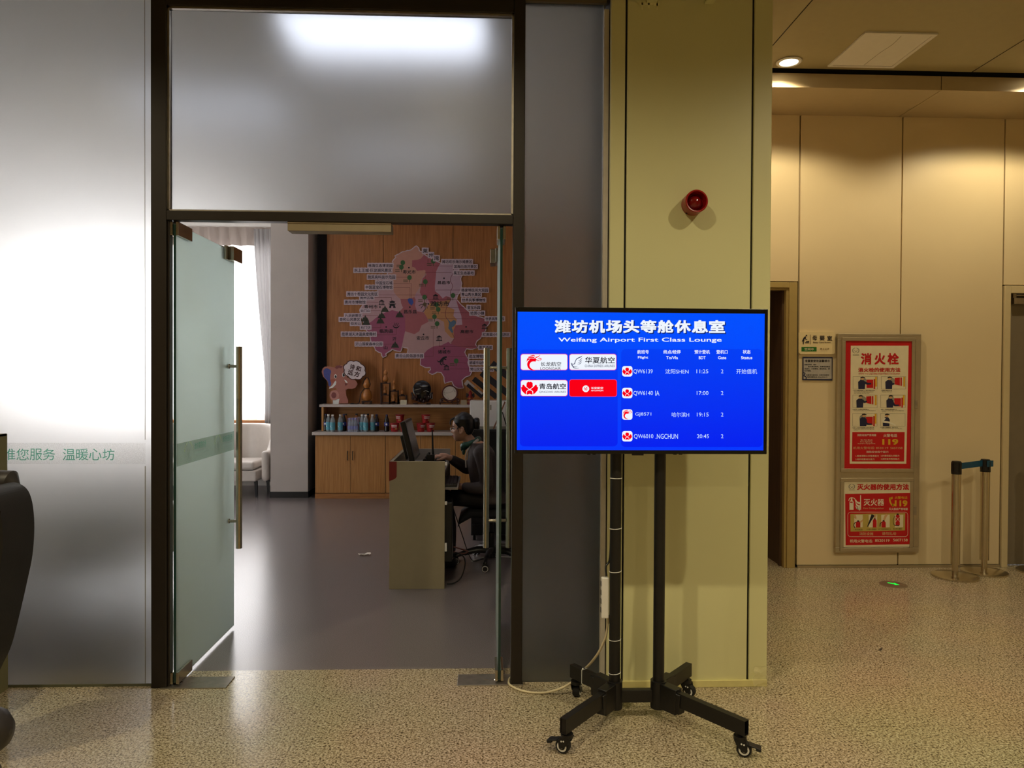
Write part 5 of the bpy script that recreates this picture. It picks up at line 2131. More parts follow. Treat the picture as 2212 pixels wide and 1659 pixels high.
# ------------------------------------------------------------------ map on the oak wall
MY = 9.582
mz = zx(660, 480, 3.95)
mp_ = thing('wall_map', 'pink cut-out tourist map of city regions on the oak wall', 'map', (-.9, 9.59, 1.6))
OUT = [(945, 205), (962, 220), (968, 247), (1000, 258), (1012, 276), (1030, 290), (1110, 335), (1150, 352), (1260, 356), (1310, 378), (1302, 410), (1335, 450), (1320, 480), (1330, 520), (1325, 560), (1310, 600), (1290, 630), (1285, 660), (1310, 690), (1340, 720), (1400, 775), (1450, 800), (1530, 825), (1570, 840), (1558, 872), (1530, 892), (1535, 920), (1510, 950), (1490, 990), (1460, 1010), (1448, 1045), (1465, 1072), (1420, 1080), (1372, 1076), (1355, 1108), (1368, 1140), (1388, 1170), (1380, 1200), (1395, 1240), (1415, 1272), (1400, 1305), (1362, 1318), (1330, 1350), (1335, 1385), (1345, 1412), (1300, 1412), (1270, 1395), (1250, 1355), (1220, 1360), (1190, 1372), (1185, 1320), (1160, 1280), (1120, 1275), (1080, 1295), (1048, 1280), (1070, 1260), (1065, 1235), (1020, 1235), (982, 1215), (985, 1172), (1002, 1130), (880, 1130), (875, 1072), (822, 1060), (810, 1100), (780, 1095), (740, 1080), (702, 1105), (680, 1122), (685, 1138), (660, 1150), (650, 1115), (625, 1105), (600, 1090), (588, 1060), (560, 1010), (552, 970), (530, 930), (505, 900), (510, 870), (490, 830), (480, 790), (465, 750), (488, 715), (500, 690), (540, 660), (580, 640), (620, 600), (625, 560), (650, 540), (680, 500), (700, 470), (705, 430), (740, 380), (755, 360), (745, 335), (775, 300), (765, 290), (830, 255), (900, 240)]
random.seed(11)


def rough_edge(P, a=5):
    Q = []
    for i, p in enumerate(P):
        q = P[(i + 1) % len(P)]
        l = math.hypot(q[0] - p[0], q[1] - p[1])
        k = max(1, int(l / 16))
        for j in range(k):
            t = j / k
            s_ = a if 0 < j else 0
            Q.append((p[0] + (q[0] - p[0]) * t + random.uniform(-s_, s_), p[1] + (q[1] - p[1]) * t + random.uniform(-s_, s_)))
    return Q


def offset(P, d):
    Q = []
    n = len(P)
    for i in range(n):
        a, c = P[i - 1], P[(i + 1) % n]
        dx, dy = c[0] - a[0], c[1] - a[1]
        l = math.hypot(dx, dy) or 1
        Q.append((P[i][0] + dy / l * d, P[i][1] - dx / l * d))
    return Q


OUTR = rough_edge(OUT, 4)
b = MB()
b.prism([at(*mz(x, y), MY) for x, y in offset(OUTR, 8)], (0, .014, 0), 0)
b.build('backing_board', mat('map_white', (206, 186, 196), .5, var=.02), mp_)
MM = [mat('map_peach', (196, 142, 126), .5, var=.03), mat('map_rose', (172, 92, 104), .5, var=.03), mat('map_lilac', (188, 156, 172), .5, var=.03), mat('map_pink', (192, 152, 158), .5, var=.03), mat('map_plum', (160, 82, 112), .5, var=.03),
      mat('map_coral', (170, 96, 102), .5, var=.03), mat('map_mauve', (186, 142, 156), .5, var=.03), mat('map_ochre', (190, 134, 88), .5, var=.03), mat('map_blush', (186, 148, 148), .5, var=.03), mat('map_brick', (162, 84, 96), .5, var=.03),
      mat('map_violet', (158, 80, 110), .5, var=.03), mat('map_lake', (88, 116, 142), .5, var=.03), M_ink, mat('map_line', (112, 50, 58), .5), mat('map_tree', (62, 104, 58), .5), mat('map_hill', (48, 50, 36), .5), mat('map_blue', (60, 80, 160), .5), mat('map_brown', (96, 80, 56), .5), mat('map_label', (206, 186, 196), .5), mat('map_label_ink', (62, 50, 66), .5)]
U = MB()
R1, R2, R3, R4 = MY - .0006, MY - .0012, MY - .002, MY - .0028


def reg(P, m, Y=R1):
    U.pp([mz(x, y) for x, y in P], Y, m)


reg(OUTR, 8, MY - .0003)
REG = [
    (0, [(945, 205), (962, 220), (968, 247), (1000, 258), (1000, 285), (985, 310), (960, 320), (910, 325), (908, 380), (935, 388), (950, 415), (1020, 408), (1030, 430), (1000, 470), (982, 500), (972, 560), (945, 600), (930, 640), (870, 655), (810, 655), (790, 640), (755, 600), (745, 545), (735, 500), (700, 470), (705, 430), (740, 380), (755, 360), (745, 335), (775, 300), (765, 290), (830, 255), (900, 240)]),
    (1, [(910, 325), (960, 320), (985, 310), (1012, 276), (1030, 290), (1110, 335), (1150, 352), (1130, 385), (1115, 420), (1110, 480), (1103, 545), (1105, 590), (1140, 615), (1170, 650), (1200, 630), (1230, 640), (1240, 662), (1060, 690), (1040, 650), (1000, 640), (975, 600), (985, 540), (1000, 480), (1030, 450), (1020, 408), (950, 415), (935, 388), (908, 380)]),
    (2, [(1150, 352), (1260, 356), (1310, 378), (1302, 410), (1335, 450), (1320, 480), (1330, 520), (1325, 560), (1310, 600), (1290, 630), (1285, 660), (1240, 662), (1230, 640), (1200, 630), (1170, 650), (1140, 615), (1105, 590), (1103, 545), (1110, 480), (1115, 420), (1130, 385)]),
    (3, [(620, 600), (580, 640), (540, 660), (500, 690), (488, 715), (465, 750), (480, 790), (490, 830), (510, 870), (560, 850), (620, 800), (680, 770), (740, 750), (800, 765), (832, 730), (815, 690), (810, 655), (790, 640), (755, 600), (745, 545), (735, 500), (700, 470), (680, 500), (650, 540), (625, 560)]),
    (4, [(510, 870), (560, 850), (620, 800), (680, 770), (740, 750), (800, 765), (840, 780), (850, 830), (850, 930), (838, 980), (822, 1060), (810, 1100), (780, 1095), (740, 1080), (702, 1105), (680, 1122), (685, 1138), (660, 1150), (650, 1115), (625, 1105), (600, 1090), (588, 1060), (560, 1010), (552, 970), (530, 930), (505, 900)]),
    (5, [(810, 655), (870, 655), (930, 640), (940, 660), (935, 710), (950, 760), (1010, 770), (1040, 820), (1048, 850), (990, 880), (970, 930), (930, 955), (880, 940), (850, 930), (850, 830), (840, 780), (800, 765), (832, 730), (815, 690)]),
    (6, [(930, 640), (945, 600), (985, 620), (1040, 650), (1060, 690), (1030, 730), (1010, 770), (950, 760), (935, 710), (940, 660)]),
    (7, [(1060, 690), (1240, 662), (1210, 720), (1270, 745), (1262, 800), (1290, 830), (1282, 880), (1262, 920), (1268, 990), (1240, 985), (1190, 930), (1180, 850), (1120, 820), (1045, 830), (1010, 770), (1030, 730)]),
    (2, [(1240, 662), (1285, 660), (1302, 722), (1330, 800), (1338, 875), (1282, 880), (1290, 830), (1262, 800), (1270, 745), (1210, 720)]),
    (9, [(1285, 660), (1310, 690), (1340, 720), (1400, 775), (1450, 800), (1530, 825), (1570, 840), (1558, 872), (1530, 892), (1535, 920), (1510, 950), (1490, 990), (1460, 1010), (1448, 1045), (1465, 1072), (1420, 1080), (1372, 1076), (1300, 1060), (1240, 1040), (1268, 990), (1262, 920), (1282, 880), (1338, 875), (1330, 800), (1302, 722)]),
    (10, [(1002, 1130), (1040, 1090), (1090, 1060), (1160, 1050), (1220, 1020), (1240, 1040), (1300, 1060), (1372, 1076), (1355, 1108), (1368, 1140), (1388, 1170), (1380, 1200), (1395, 1240), (1415, 1272), (1400, 1305), (1362, 1318), (1330, 1350), (1335, 1385), (1345, 1412), (1300, 1412), (1270, 1395), (1250, 1355), (1220, 1360), (1190, 1372), (1185, 1320), (1160, 1280), (1120, 1275), (1080, 1295), (1048, 1280), (1070, 1260), (1065, 1235), (1020, 1235), (982, 1215), (985, 1172)])]
for m, P in REG:
    reg(P, m)
reg([(1208, 820), (1225, 840), (1240, 852), (1262, 835), (1280, 840), (1285, 862), (1268, 885), (1248, 900), (1262, 940), (1248, 945), (1218, 905), (1226, 862)], 11, R2)


def ml(pts, m=13, w=2.6):
    U.pline([mz(*p) for p in pts], w / 3.95, R2, m)


for P in ([(765, 468), (870, 468)], [(745, 523), (903, 523), (903, 650)], [(745, 558), (892, 558), (892, 650)], [(615, 620), (1000, 622)], [(585, 642), (732, 642), (732, 668)], [(512, 682), (622, 685)], [(548, 754), (640, 754)], [(478, 797), (620, 797)], [(556, 900), (642, 900), (642, 868)], [(605, 960), (775, 960), (775, 905)], [(660, 1040), (735, 1040)],
          [(1100, 372), (1260, 374)], [(1020, 500), (1022, 428), (1245, 430)], [(1110, 610), (1112, 578), (1325, 578)], [(1260, 618), (1330, 618)], [(1030, 680), (1032, 658), (1335, 660)], [(1150, 726), (1375, 726)], [(1155, 773), (1400, 773)], [(1120, 822), (1530, 823)], [(1140, 1015), (1140, 1060), (1460, 1060)], [(1090, 910), (1090, 1143), (1005, 1143)], [(1215, 1145), (1390, 1145)], [(1290, 1198), (1390, 1202)], [(1230, 1252), (1400, 1252)], [(1528, 915), (1528, 945)]):
    ml(P)
U.stroke([mz(*p) for p in ((1255, 360), (1262, 420), (1235, 490), (1255, 545), (1235, 600), (1240, 655), (1200, 740), (1195, 800), (1210, 830))], [.9, .9], R2, 13)
U.stroke([mz(*p) for p in ((1250, 945), (1268, 990), (1240, 1030))], [.9, .9], R2, 13)


def tree(x, y, s=1.0):
    U.pdisc(*mz(x, y), 5 * s, 5.4 * s, R3, 14, 12)
    ml([(x, y + 15), (x, y + 40 * s)], 17, 6)
    for k in (0, 14):
        ml([(x - 52 * s, y + 22 + k), (x - 16 * s, y + 22 + k)], 17, 6)


for x, y in ((830, 345), (818, 384), (887, 472), (1022, 508), (1015, 640), (1258, 625), (1118, 704), (1132, 744), (1100, 806), (1122, 866), (1285, 1184), (1090, 332)):
    tree(x, y)


def museum(x, y):
    U.pp([mz(x - 25, y - 8), mz(x, y - 25), mz(x + 25, y - 8)], R3, 12)
    for k in (-17, -6, 6, 17):
        ml([(x + k, y - 8), (x + k, y + 16)], 12, 5)
    ml([(x - 24, y + 20), (x + 24, y + 20)], 12, 6)


for x, y in ((650, 685), (1110, 637), (1140, 990), (1528, 890), (1202, 1240)):
    museum(x, y)


def hill(x, y, s=1.0):
    for dx, h, w in ((-16, 40, 22), (14, 38, 22), (0, 58, 28)):
        U.pp([mz(x + (dx - w * .9) * s, y + 26), mz(x + (dx + w * .9) * s, y + 26), mz(x + dx * s, y + 26 - h)], R3 - .0003 * (h > 50), 15)


for x, y in ((678, 740), (650, 793), (640, 838), (520, 852), (510, 822), (803, 785), (765, 1045)):
    hill(x, y)
# gate tower, gem, kite, dinosaur, hot spring, parasol
U.pp([mz(*p) for p in ((712, 732), (720, 700), (760, 700), (770, 732))], R3, 12)
U.pp([mz(*p) for p in ((732, 732), (732, 716), (748, 716), (748, 732))], R3 - .0003, 6)
U.pp([mz(*p) for p in ((706, 694), (776, 694), (766, 702), (716, 702))], R3, 12)
U.pp([mz(*p) for p in ((714, 678), (740, 668), (766, 678), (758, 690), (722, 690))], R3, 12)
U.pp([mz(*p) for p in ((870, 660), (885, 648), (912, 655), (922, 685), (905, 712), (880, 690))], R3, 16)
U.pp([mz(*p) for p in ((995, 702), (1014, 682), (1038, 694), (1022, 726))], R3, 17)
for P in ([(995, 700), (968, 710)], [(1000, 712), (985, 735)], [(1020, 726), (1022, 742), (1000, 766)], [(1034, 712), (1038, 735)], [(995, 702), (1038, 694)], [(1014, 682), (1022, 726)]):
    ml(P, 12, 5)
U.stroke([mz(*p) for p in ((1122, 1180), (1140, 1192), (1160, 1180), (1178, 1160), (1205, 1148))], [.6, 2.5, 6, 5, 3], R3, 12)
for P in ([(1160, 1185), (1150, 1210), (1165, 1218)], [(1172, 1182), (1172, 1210), (1188, 1216)], [(1185, 1168), (1198, 1172)]):
    ml(P, 12, 8)
for k in (-14, 0, 14):
    U.stroke([mz(772 + k, 858), mz(778 + k, 868), mz(768 + k, 878), mz(775 + k, 888)], [1, 1], R3, 12)
U.stroke([mz(746, 882), mz(758, 898), mz(786, 898), mz(800, 882)], [1.2, 2.2, 1.2], R3, 12)
U.pdisc(*mz(1044, 318), 6, 6, R3, 1, 14, pi, 2 * pi)
ml([(1044, 318), (1044, 344)], 12, 3)
for x, y in ((882, 388), (1182, 478), (635, 724), (890, 725), (1048, 697), (688, 894), (1007, 957), (1370, 893), (1184, 1076)):
    U.pdisc(*mz(x, y), 1.8, 1.8, R3, 12, 10)
for body, x0, y0, x1, y1 in (('寿光市', 830, 408, 940, 440), ('昌邑市', 1128, 500, 1235, 530), ('青州市', 500, 705, 615, 738), ('昌乐县', 840, 748, 950, 780), ('潍坊市', 1065, 672, 1225, 718), ('临朐县', 633, 912, 748, 946), ('安丘市', 948, 972, 1055, 1005), ('高密市', 1322, 918, 1432, 948), ('诸城市', 1130, 1090, 1238, 1122), ('沂', 742, 978, 775, 1010), ('山', 668, 1055, 700, 1085)):
    (a_, c_), (e_, g_) = mz(x0, y0), mz(x1, y1)
    U.pt(body, a_, c_, e_, g_, R4, 12, .018)
U.build('printed_map', MM, mp_)
LAB = (('林海生态博览园', 535, 355, 742, 385), ('水上王城·巨淀湖风景区', 415, 395, 735, 425), ('蔬菜高科技示范园', 530, 453, 765, 483), ('中国宝石城', 600, 503, 742, 533), ('中国蓝宝石博物馆', 512, 540, 742, 570), ('潍坊十笏园文化街区', 355, 598, 615, 628), ('青州古城', 465, 632, 580, 658), ('青州市博物馆', 335, 668, 512, 697), ('云门山', 470, 743, 548, 767), ('九龙峪景区', 335, 783, 478, 810), ('泰和山风景区', 290, 815, 465, 843), ('仰天山', 385, 852, 470, 878), ('石门坊', 470, 885, 555, 910), ('揽翠湖天沐温泉度假村', 308, 940, 600, 970), ('沂山国家森林公园', 425, 1025, 655, 1053), ('青云山民俗游乐园', 770, 1125, 1003, 1155),
       ('潍坊欢乐海沙滩景区', 1165, 322, 1422, 352), ('滨海白浪河景区', 1265, 365, 1462, 392), ('禹王生态基地', 1265, 418, 1435, 448), ('杨家埠民间大观园', 1330, 565, 1557, 595), ('青山秀水景区', 1330, 602, 1497, 630), ('世界风筝博物馆', 1335, 650, 1535, 678), ('金宝乐园', 1380, 712, 1490, 742), ('坊茨小镇', 1405, 762, 1525, 790), ('世界风筝公园', 1535, 810, 1695, 838), ('红高粱小镇旅游区', 1512, 945, 1740, 972), ('景芝酒城', 1480, 1055, 1590, 1082), ('恐龙博物馆', 1395, 1130, 1540, 1158), ('诸城市动物园', 1395, 1185, 1560, 1213), ('常山文化博物苑', 1405, 1240, 1600, 1268))
for li, (body, x0, y0, x1, y1) in enumerate(LAB + (('莱', 1000, 225, 1042, 262), ('州', 1050, 262, 1090, 298), ('湾', 1096, 288, 1138, 326))):
    R3, R4 = MY - .002 - .0009 * (li % 3), MY - .0026 - .0009 * (li % 3)
    b = MB()
    n_ = len(body)
    P_ = []
    for k in range(n_ * 4 + 1):
        P_.append((x0 - 8 + (x1 - x0 + 16) * k / (n_ * 4), y0 - 6 - 3 * abs(sin(k * pi / 4 + .4))))
    Q_ = [(x, y1 + 6 + 3 * abs(sin(i * pi / 4 + .4))) for i, (x, _) in enumerate(P_)][::-1]
    on_map = (x0, x1)
    b.prism([at(*mz(x, y), R3) for x, y in P_ + Q_], (0, .008, 0), 0)
    (a_, c_), (e_, g_) = mz(x0, y0), mz(x1, y1)
    b.pt(body, a_, c_, e_, g_, R4, 1, .02)
    b.build('place_label', [MM[18], MM[19]], mp_)

# ------------------------------------------------------------------ reception desk
M_desk = mat('cream_laminate', (148, 136, 108), .5, var=.03)
M_desk2 = mat('grey_laminate', (150, 142, 134), .5, var=.03)
dk = thing('reception_desk', 'cream reception desk with a dark red corner, open on the staff side', 'desk', (-.48, 5.83, 0))
DX0, DX1, DY0, DY1, DZ = -.682, -.284, 5.35, 6.29, .922
b = MB()
P_ = [(DX0, DY0, 0), (DX1, DY0, 0), (DX1, DY0, DZ), (DX0, DY0, DZ)]
b.box(DX0, DX1, DY0, DY0 + .025, 0, DZ)
b.build('near_side_panel', M_desk, dk, bev=.0015)
b = MB()
b.box(DX0, DX1 - .005, DY1 - .025, DY1, 0, DZ + .0)
b.build('far_side_panel', M_desk2, dk, bev=.0015)
b = MB()
b.box(DX0, DX0 + .025, DY0 + .025, DY1 - .025, 0, DZ)
b.build('front_panel', M_desk, dk, bev=.0015)
b = MB()
b.box(DX0 + .025, DX1 - .01, DY0 + .025, DY1 - .025, .805, .83)
b.build('work_top', M_desk2, dk)
b = MB()
b.box(DX0 + .1, DX1 + .09, DY0 + .12, DY1 - .2, .70, .715)
b.box(DX0 + .1, DX1 - .02, DY0 + .08, DY0 + .12, .715, .80)
b.box(DX0 + .1, DX1 - .02, DY1 - .2, DY1 - .16, .70, .80)
b.build('keyboard_tray', M_desk2, dk)
b = MB()
cx0 = DX0
P_ = [(DX0, DZ), (DX0 + .052, DZ), (DX0 + .052, .815), (DX0 + .045, .802), (DX0 + .025, .79), (DX0, .782)]
b.prism([(x, DY0 - .0025, z) for x, z in P_], (0, .0025, 0))
b.box(DX0 - .002, DX0, DY0, DY1 - .1, .78, DZ)
b.build('red_corner', mat('dark_red_laminate', (110, 14, 20), .35, var=.05), dk)
for z in (.905, .62, .3):
    b = MB()
    b.box(DX1, DX1 + .016, DY0 + .004, DY0 + .022, z - (.03 if z < .4 else .012), z + (.03 if z < .4 else .012))
    b.build('side_fitting', M_whitepl, dk, bev=.002)

# things on the desk
mo = thing('monitor', 'black computer monitor tilted on the reception desk, seen from its side', 'monitor', (-.55, 5.78, .831))
Mm = Matrix.Translation((-.575, 5.78, 1.045)) @ Matrix.Rotation(-.24, 4, 'Y')
b = MB()
b.box(-.02, .02, -.24, .24, -.155, .155, M=Mm)
b.box(-.055, -.02, -.15, .15, -.13, .05, M=Mm)
b.build('housing', M_plastic, mo, bev=.006)
b = MB()
b.box(.0202, .0215, -.222, .222, -.135, .138, M=Mm)
b.build('screen', mat('screen_grey', (78, 72, 72), .25), mo)
b = MB()
b.box(-.045, -.015, -.04, .04, -.2, -.05, M=Mm)
b.lathe([(0, 0), (.08, 0), (.08, .008), (.03, .016), (0, .016)], (-.565, 5.78, .831), 28)
b.build('stand', M_plastic, mo, bev=.003)
ra = thing('two_way_radio', 'black two-way radio with a long antenna standing on the reception desk', 'radio', (-.40, 5.55, .831))
b = MB()
b.box(-.432, -.372, 5.535, 5.57, .831, .952)
b.build('body', M_plastic, ra, bev=.005)
b = MB()
b.tube([(-.384, 5.553, .95), (-.386, 5.553, .985), (-.39, 5.553, 1.13)], [.009, .0075, .0045], 12, rnd=True)
b.build('antenna', M_rubber, ra)
b = MB()
b.cyl((-.412, 5.553, .95), (-.412, 5.553, .968), .0085, n=16)
b.build('volume_knob', M_plastic, ra)
b = MB()
b.tube(smooth_path([(-.436, 5.552, .90), (-.455, 5.56, .88), (-.47, 5.58, .845), (-.5, 5.6, .836)]), .003, 8)
b.build('lead', M_rubber, ra)
ph = thing('desk_telephone', 'low black desk telephone between the monitor and the radio', 'telephone', (-.43, 5.66, .831))
b = MB()
b.prism([(-.475, 5.60, .831), (-.385, 5.60, .831), (-.385, 5.60, .86), (-.40, 5.60, .905), (-.458, 5.60, .912), (-.475, 5.60, .88)], (0, .17, 0))
b.build('body', M_plastic, ph, bev=.006)
b = MB()
b.tube(smooth_path([(-.43, 5.62, .92), (-.43, 5.66, .934), (-.43, 5.72, .934), (-.43, 5.75, .92)]), [.017] + [.012] * 17 + [.017], 10, rnd=True)
b.build('handset', M_plastic, ph)
ms = thing('computer_mouse', 'black computer mouse under the hand of the seated woman', 'mouse', (-.365, 6.1, .831))
b = MB()
b.ball((-.365, 6.1, .838), (.05, .03, .018), 16)
b.v = [(x, y, max(z, .8312)) for x, y, z in b.v]
b.build('shell', M_plastic, ms)
b = MB()
b.cyl((-.398, 6.094, .85), (-.398, 6.106, .85), .009, n=14)
b.build('wheel', M_rubber, ms)
kb = thing('keyboard', 'black keyboard on the pulled-out desk tray', 'keyboard', (-.27, 5.7, .716))
b = MB()
b.box(-.33, -.205, 5.5, 5.95, .716, .733)
b.build('base', M_plastic, kb, bev=.003)
b = MB()
for i in range(5):
    for j in range(15):
        b.box(-.325 + i * .0235, -.306 + i * .0235, 5.51 + j * .0287, 5.533 + j * .0287, .733, .741)
b.build('keycaps', mat('keycap_black', (30, 29, 30), .5), kb)
pc = thing('computer_tower', 'slim black computer tower inside the open side of the reception desk', 'computer', (-.32, 5.48, .19))
b = MB()
b.box(-.46, -.232, 5.378, 5.55, .19, .62)
b.build('case', M_plastic, pc, bev=.004)
b = MB()
b.box(-.2319, -.2305, 5.4, 5.44, .22, .26)
b.box(-.2319, -.2305, 5.46, 5.53, .24, .3)
b.build('port_plate', M_greyp, pc)
for pts, lab, mt, r in (([(-.2265, 5.47, .56), (-.21, 5.5, .5), (-.17, 5.7, .32), (-.12, 5.95, .1), (-.08, 6.1, .012), (.0, 6.2, .007), (.1, 6.25, .006)], 'thin dark cable hanging from the desk toward the chair base', M_rubber, .0035),
                        ([(-.2255, 5.42, .24), (-.2, 5.44, .24), (-.15, 5.48, .2), (-.14, 5.5, .13), (-.17, 5.5, .04), (-.22, 5.47, .008), (-.27, 5.45, .007)], 'thick dark cable drooping below the computer tower', M_rubber, .005),
                        ([(-.2255, 5.5, .27), (-.19, 5.5, .26), (-.13, 5.52, .235), (-.12, 5.53, .225), (-.15, 5.52, .215), (-.2, 5.52, .22), (-.2255, 5.52, .23)], 'reddish bundled cable at the back of the computer tower', mat('red_brown_cable', (96, 52, 46), .5), .005),
                        ([(-.1, 6.12, .007), (-.02, 6.22, .009), (.08, 6.27, .008), (.2, 6.25, .007), (.4, 6.2, .007)], 'white cable lying on the lounge floor behind the chair base', M_whitepl, .004)):
    b = MB()
    b.tube(smooth_path(pts), r, 8)
    b.build('cable', mt, None, label=lab, category='cable', group='cables around the reception desk')

# ------------------------------------------------------------------ office chair
oc = thing('office_chair', 'black swivel office chair with pale ringed casters under the seated woman', 'chair', (.06, 6.1, 0))
CX, CYc = .06, 6.1
b = MB()
b.lathe([(0, .05), (.036, .05), (.04, .12), (.03, .13), (.03, .25), (.018, .255), (.018, .39), (0, .39)], (CX, CYc, 0), 24)
b.build('gas_column', M_plastic, oc)
for k in range(5):
    a = radians(-100 + 72 * k)
    d = Vector((cos(a), sin(a), 0))
    c = Vector((CX, CYc, 0))
    b = MB()
    b.tube(smooth_path([c + d * .02 + Vector((0, 0, .105)), c + d * .12 + Vector((0, 0, .11)), c + d * .22 + Vector((0, 0, .09)), c + d * .292 + Vector((0, 0, .068))]), [.033] * 7 + [.028] * 6 + [.02] * 6, 10, flat=.7, rnd=True)
    b.build('base_arm', M_plastic, oc)
    p = c + d * .292
    b = MB()
    sd_ = Vector((-d.y, d.x, 0)) if k != 0 else Vector((0, 1, 0))
    if abs(sd_.y) < .3:
        sd_ = Vector((.35, 1, 0)).normalized()
    for s_ in (-1, 1):
        b.cyl(p + sd_ * (s_ * .008) + Vector((0, 0, .027)), p + sd_ * (s_ * .026) + Vector((0, 0, .027)), .027, n=24)
    b.cyl(p + Vector((0, 0, .03)), p + Vector((0, 0, .07)), .012, n=12)
    b.box(p.x - .02, p.x + .02, p.y - .02, p.y + .02, .048, .06)
    w_ = b.build('caster', M_plastic, oc)
    for s_ in (-1, 1):
        b = MB()
        o_ = p + sd_ * (s_ * .0268) + Vector((0, 0, .027))
        up = Vector((0, 0, 1))
        r2 = sd_.cross(up)
        n_ = 24
        vs = [o_ + (r2 * cos(2 * pi * i / n_) + up * sin(2 * pi * i / n_)) * r for r in (.0185, .0255) for i in range(n_)]
        b.add(vs, [(i, (i + 1) % n_, n_ + (i + 1) % n_, n_ + i) for i in range(n_)])
        b.build('wheel_ring', mat('pale_ring', (190, 186, 182), .5), w_)
b = MB()
n_ = 24
vs, fs = [], []
for i, (x, z, th) in enumerate(((-.27, .395, .02), (-.255, .44, .05), (-.16, .462, .075), (0, .462, .08), (.12, .465, .08), (.24, .47, .06), (.26, .46, .02))):
    for k in range(n_):
        a = 2 * pi * k / n_
        wy = .25 if 0 < i < 6 else .2
        sy = math.copysign(abs(cos(a)) ** .5, cos(a))
        sz = math.copysign(abs(sin(a)) ** .6, sin(a))
        vs.append((CX + x, CYc + wy * sy, z - .02 + th * .5 * sz - (.04 if i < 2 else 0)))
for i in range(6):
    for k in range(n_):
        fs.append((i * n_ + k, i * n_ + (k + 1) % n_, (i + 1) * n_ + (k + 1) % n_, (i + 1) * n_ + k))
fs += [tuple(range(n_))[::-1], tuple(6 * n_ + k for k in range(n_))]
b.add(vs, fs, 0, True)
b.box(CX - .1, CX + .1, CYc - .08, CYc + .08, .385, .42)
M_mesh = mat('black_fabric', (15, 14, 15), .85, var=.1, vs=200)
b.build('seat', M_mesh, oc)
b = MB()
vs, fs = [], []
for i in range(9):
    z = .56 + .48 * i / 8
    for j in range(9):
        u = j / 8 * 2 - 1
        x = CX + .225 + .05 * ((i - 3) / 5) ** 2 * .6 - .04 * u * u + .02 * i / 8
        w = .235 * (1 - .18 * max(0, (i - 6) / 2) ** 2)
        vs.append((x, CYc + w * u, z))
fs = [(i * 9 + j, i * 9 + j + 1, (i + 1) * 9 + j + 1, (i + 1) * 9 + j) for i in range(8) for j in range(8)]
b.add(vs, fs, 0, True)
o = b.build('backrest', M_mesh, oc)
md = o.modifiers.new('solid', 'SOLIDIFY')
md.thickness = .035
md.offset = 1
b = MB()
b.tube(smooth_path([(CX + .06, CYc, .39), (CX + .2, CYc, .39), (CX + .275, CYc, .46), (CX + .275, CYc, .7)]), .022, 10, flat=1.6)
b.build('back_support', M_plastic, oc)

# ------------------------------------------------------------------ black drawer unit, cabinet, white box, gift boxes, easel
pd = thing('drawer_pedestal', 'black rolling drawer unit on the floor behind the office chair', 'drawer unit', (.09, 7.1, 0))
b = MB()
b.box(-.122, .33, 6.9, 7.3, .05, .36)
b.build('body', M_plastic, pd, bev=.004)
b = MB()
for z in (.06, .16, .26):
    b.box(-.115, .323, 6.894, 6.9, z, z + .092)
b.build('drawer_front', M_plastic, pd, bev=.002)
for x in (-.09, .3):
    for y in (6.94, 7.26):
        b = MB()
        b.cyl((x - .012, y, .02), (x + .012, y, .02), .02, n=18)
        b.cyl((x, y, .025), (x, y, .05), .008, n=10)
        b.build('caster', M_rubber, pd)
bc = thing('black_cabinet', 'tall black cabinet carrying the white box behind the seated woman', 'cabinet', (.25, 8.75, 0))
b = MB()
b.box(-.16, .66, 8.5, 9.02, 0, .918)
b.build('body', M_plastic, bc, bev=.004)
b = MB()
b.box(-.15, .245, 8.494, 8.5, .05, .9)
b.box(.255, .65, 8.494, 8.5, .05, .9)
b.build('door', M_plastic, bc, bev=.002)
wbx = thing('white_box', 'white boxy office machine on the black cabinet behind the glass door handle', 'machine', (.2, 8.8, .9185))
b = MB()
b.box(-.172, .66, 8.62, 9.0, .9185, 1.246)
b.build('housing', M_whitepl, wbx, bev=.012, seg=3)
b = MB()
b.box(.06, .08, 8.617, 8.62, 1.14, 1.2)
b.build('side_slot', M_greyp, wbx)
b = MB()
b.box(-.172, .66, 8.6, 8.62, .9185, .95)
b.build('base_ledge', M_greyp, wbx, bev=.003)


def gift(p0, p1, w, h, label, band, Y=8.66):
    a, c = at(*p0, Y), at(*p1, Y)
    t = thing('gift_box', label, 'box', ((a.x + c.x) / 2, Y, min(a.z, c.z)), 'long gift boxes leaning on the white machine')
    b = MB()
    d = (c - a).normalized()
    b.bar(a, c, .056, w, 0, up=Vector((-d.z, 0, d.x)))
    b.build('box', M_ink, t, bev=.002)
    if band is not None:
        b = MB()
        nrm = Vector((-d.z, 0, d.x))
        q0, q1 = a + (c - a) * .02, a + (c - a) * .92
        yo = Vector((0, -.0288, 0))
        b.poly([q0 + nrm * w * .12 + yo, q1 + nrm * w * .12 + yo, q1 + nrm * w * .5 + yo, q0 + nrm * w * .5 + yo], 0)
        e0, e1 = a - d * .002, a + d * .035
        b.poly([e0 - nrm * w * .5 + yo * 1.01, e1 - nrm * w * .5 + yo * 1.01, e1 + nrm * w * .5 + yo * 1.01, e0 + nrm * w * .5 + yo * 1.01], 0)
        m0 = a + (c - a) * .55 + nrm * w * .3 + yo * 1.01
        b.poly([m0 + d * .03 * cos(k * pi / 5) + nrm * .012 * sin(k * pi / 5) for k in range(10)], 1)
        b.build('band', [mat('gift_silver', (170, 160, 156), .4), mat('gift_gold', (196, 140, 60), .4)], t)


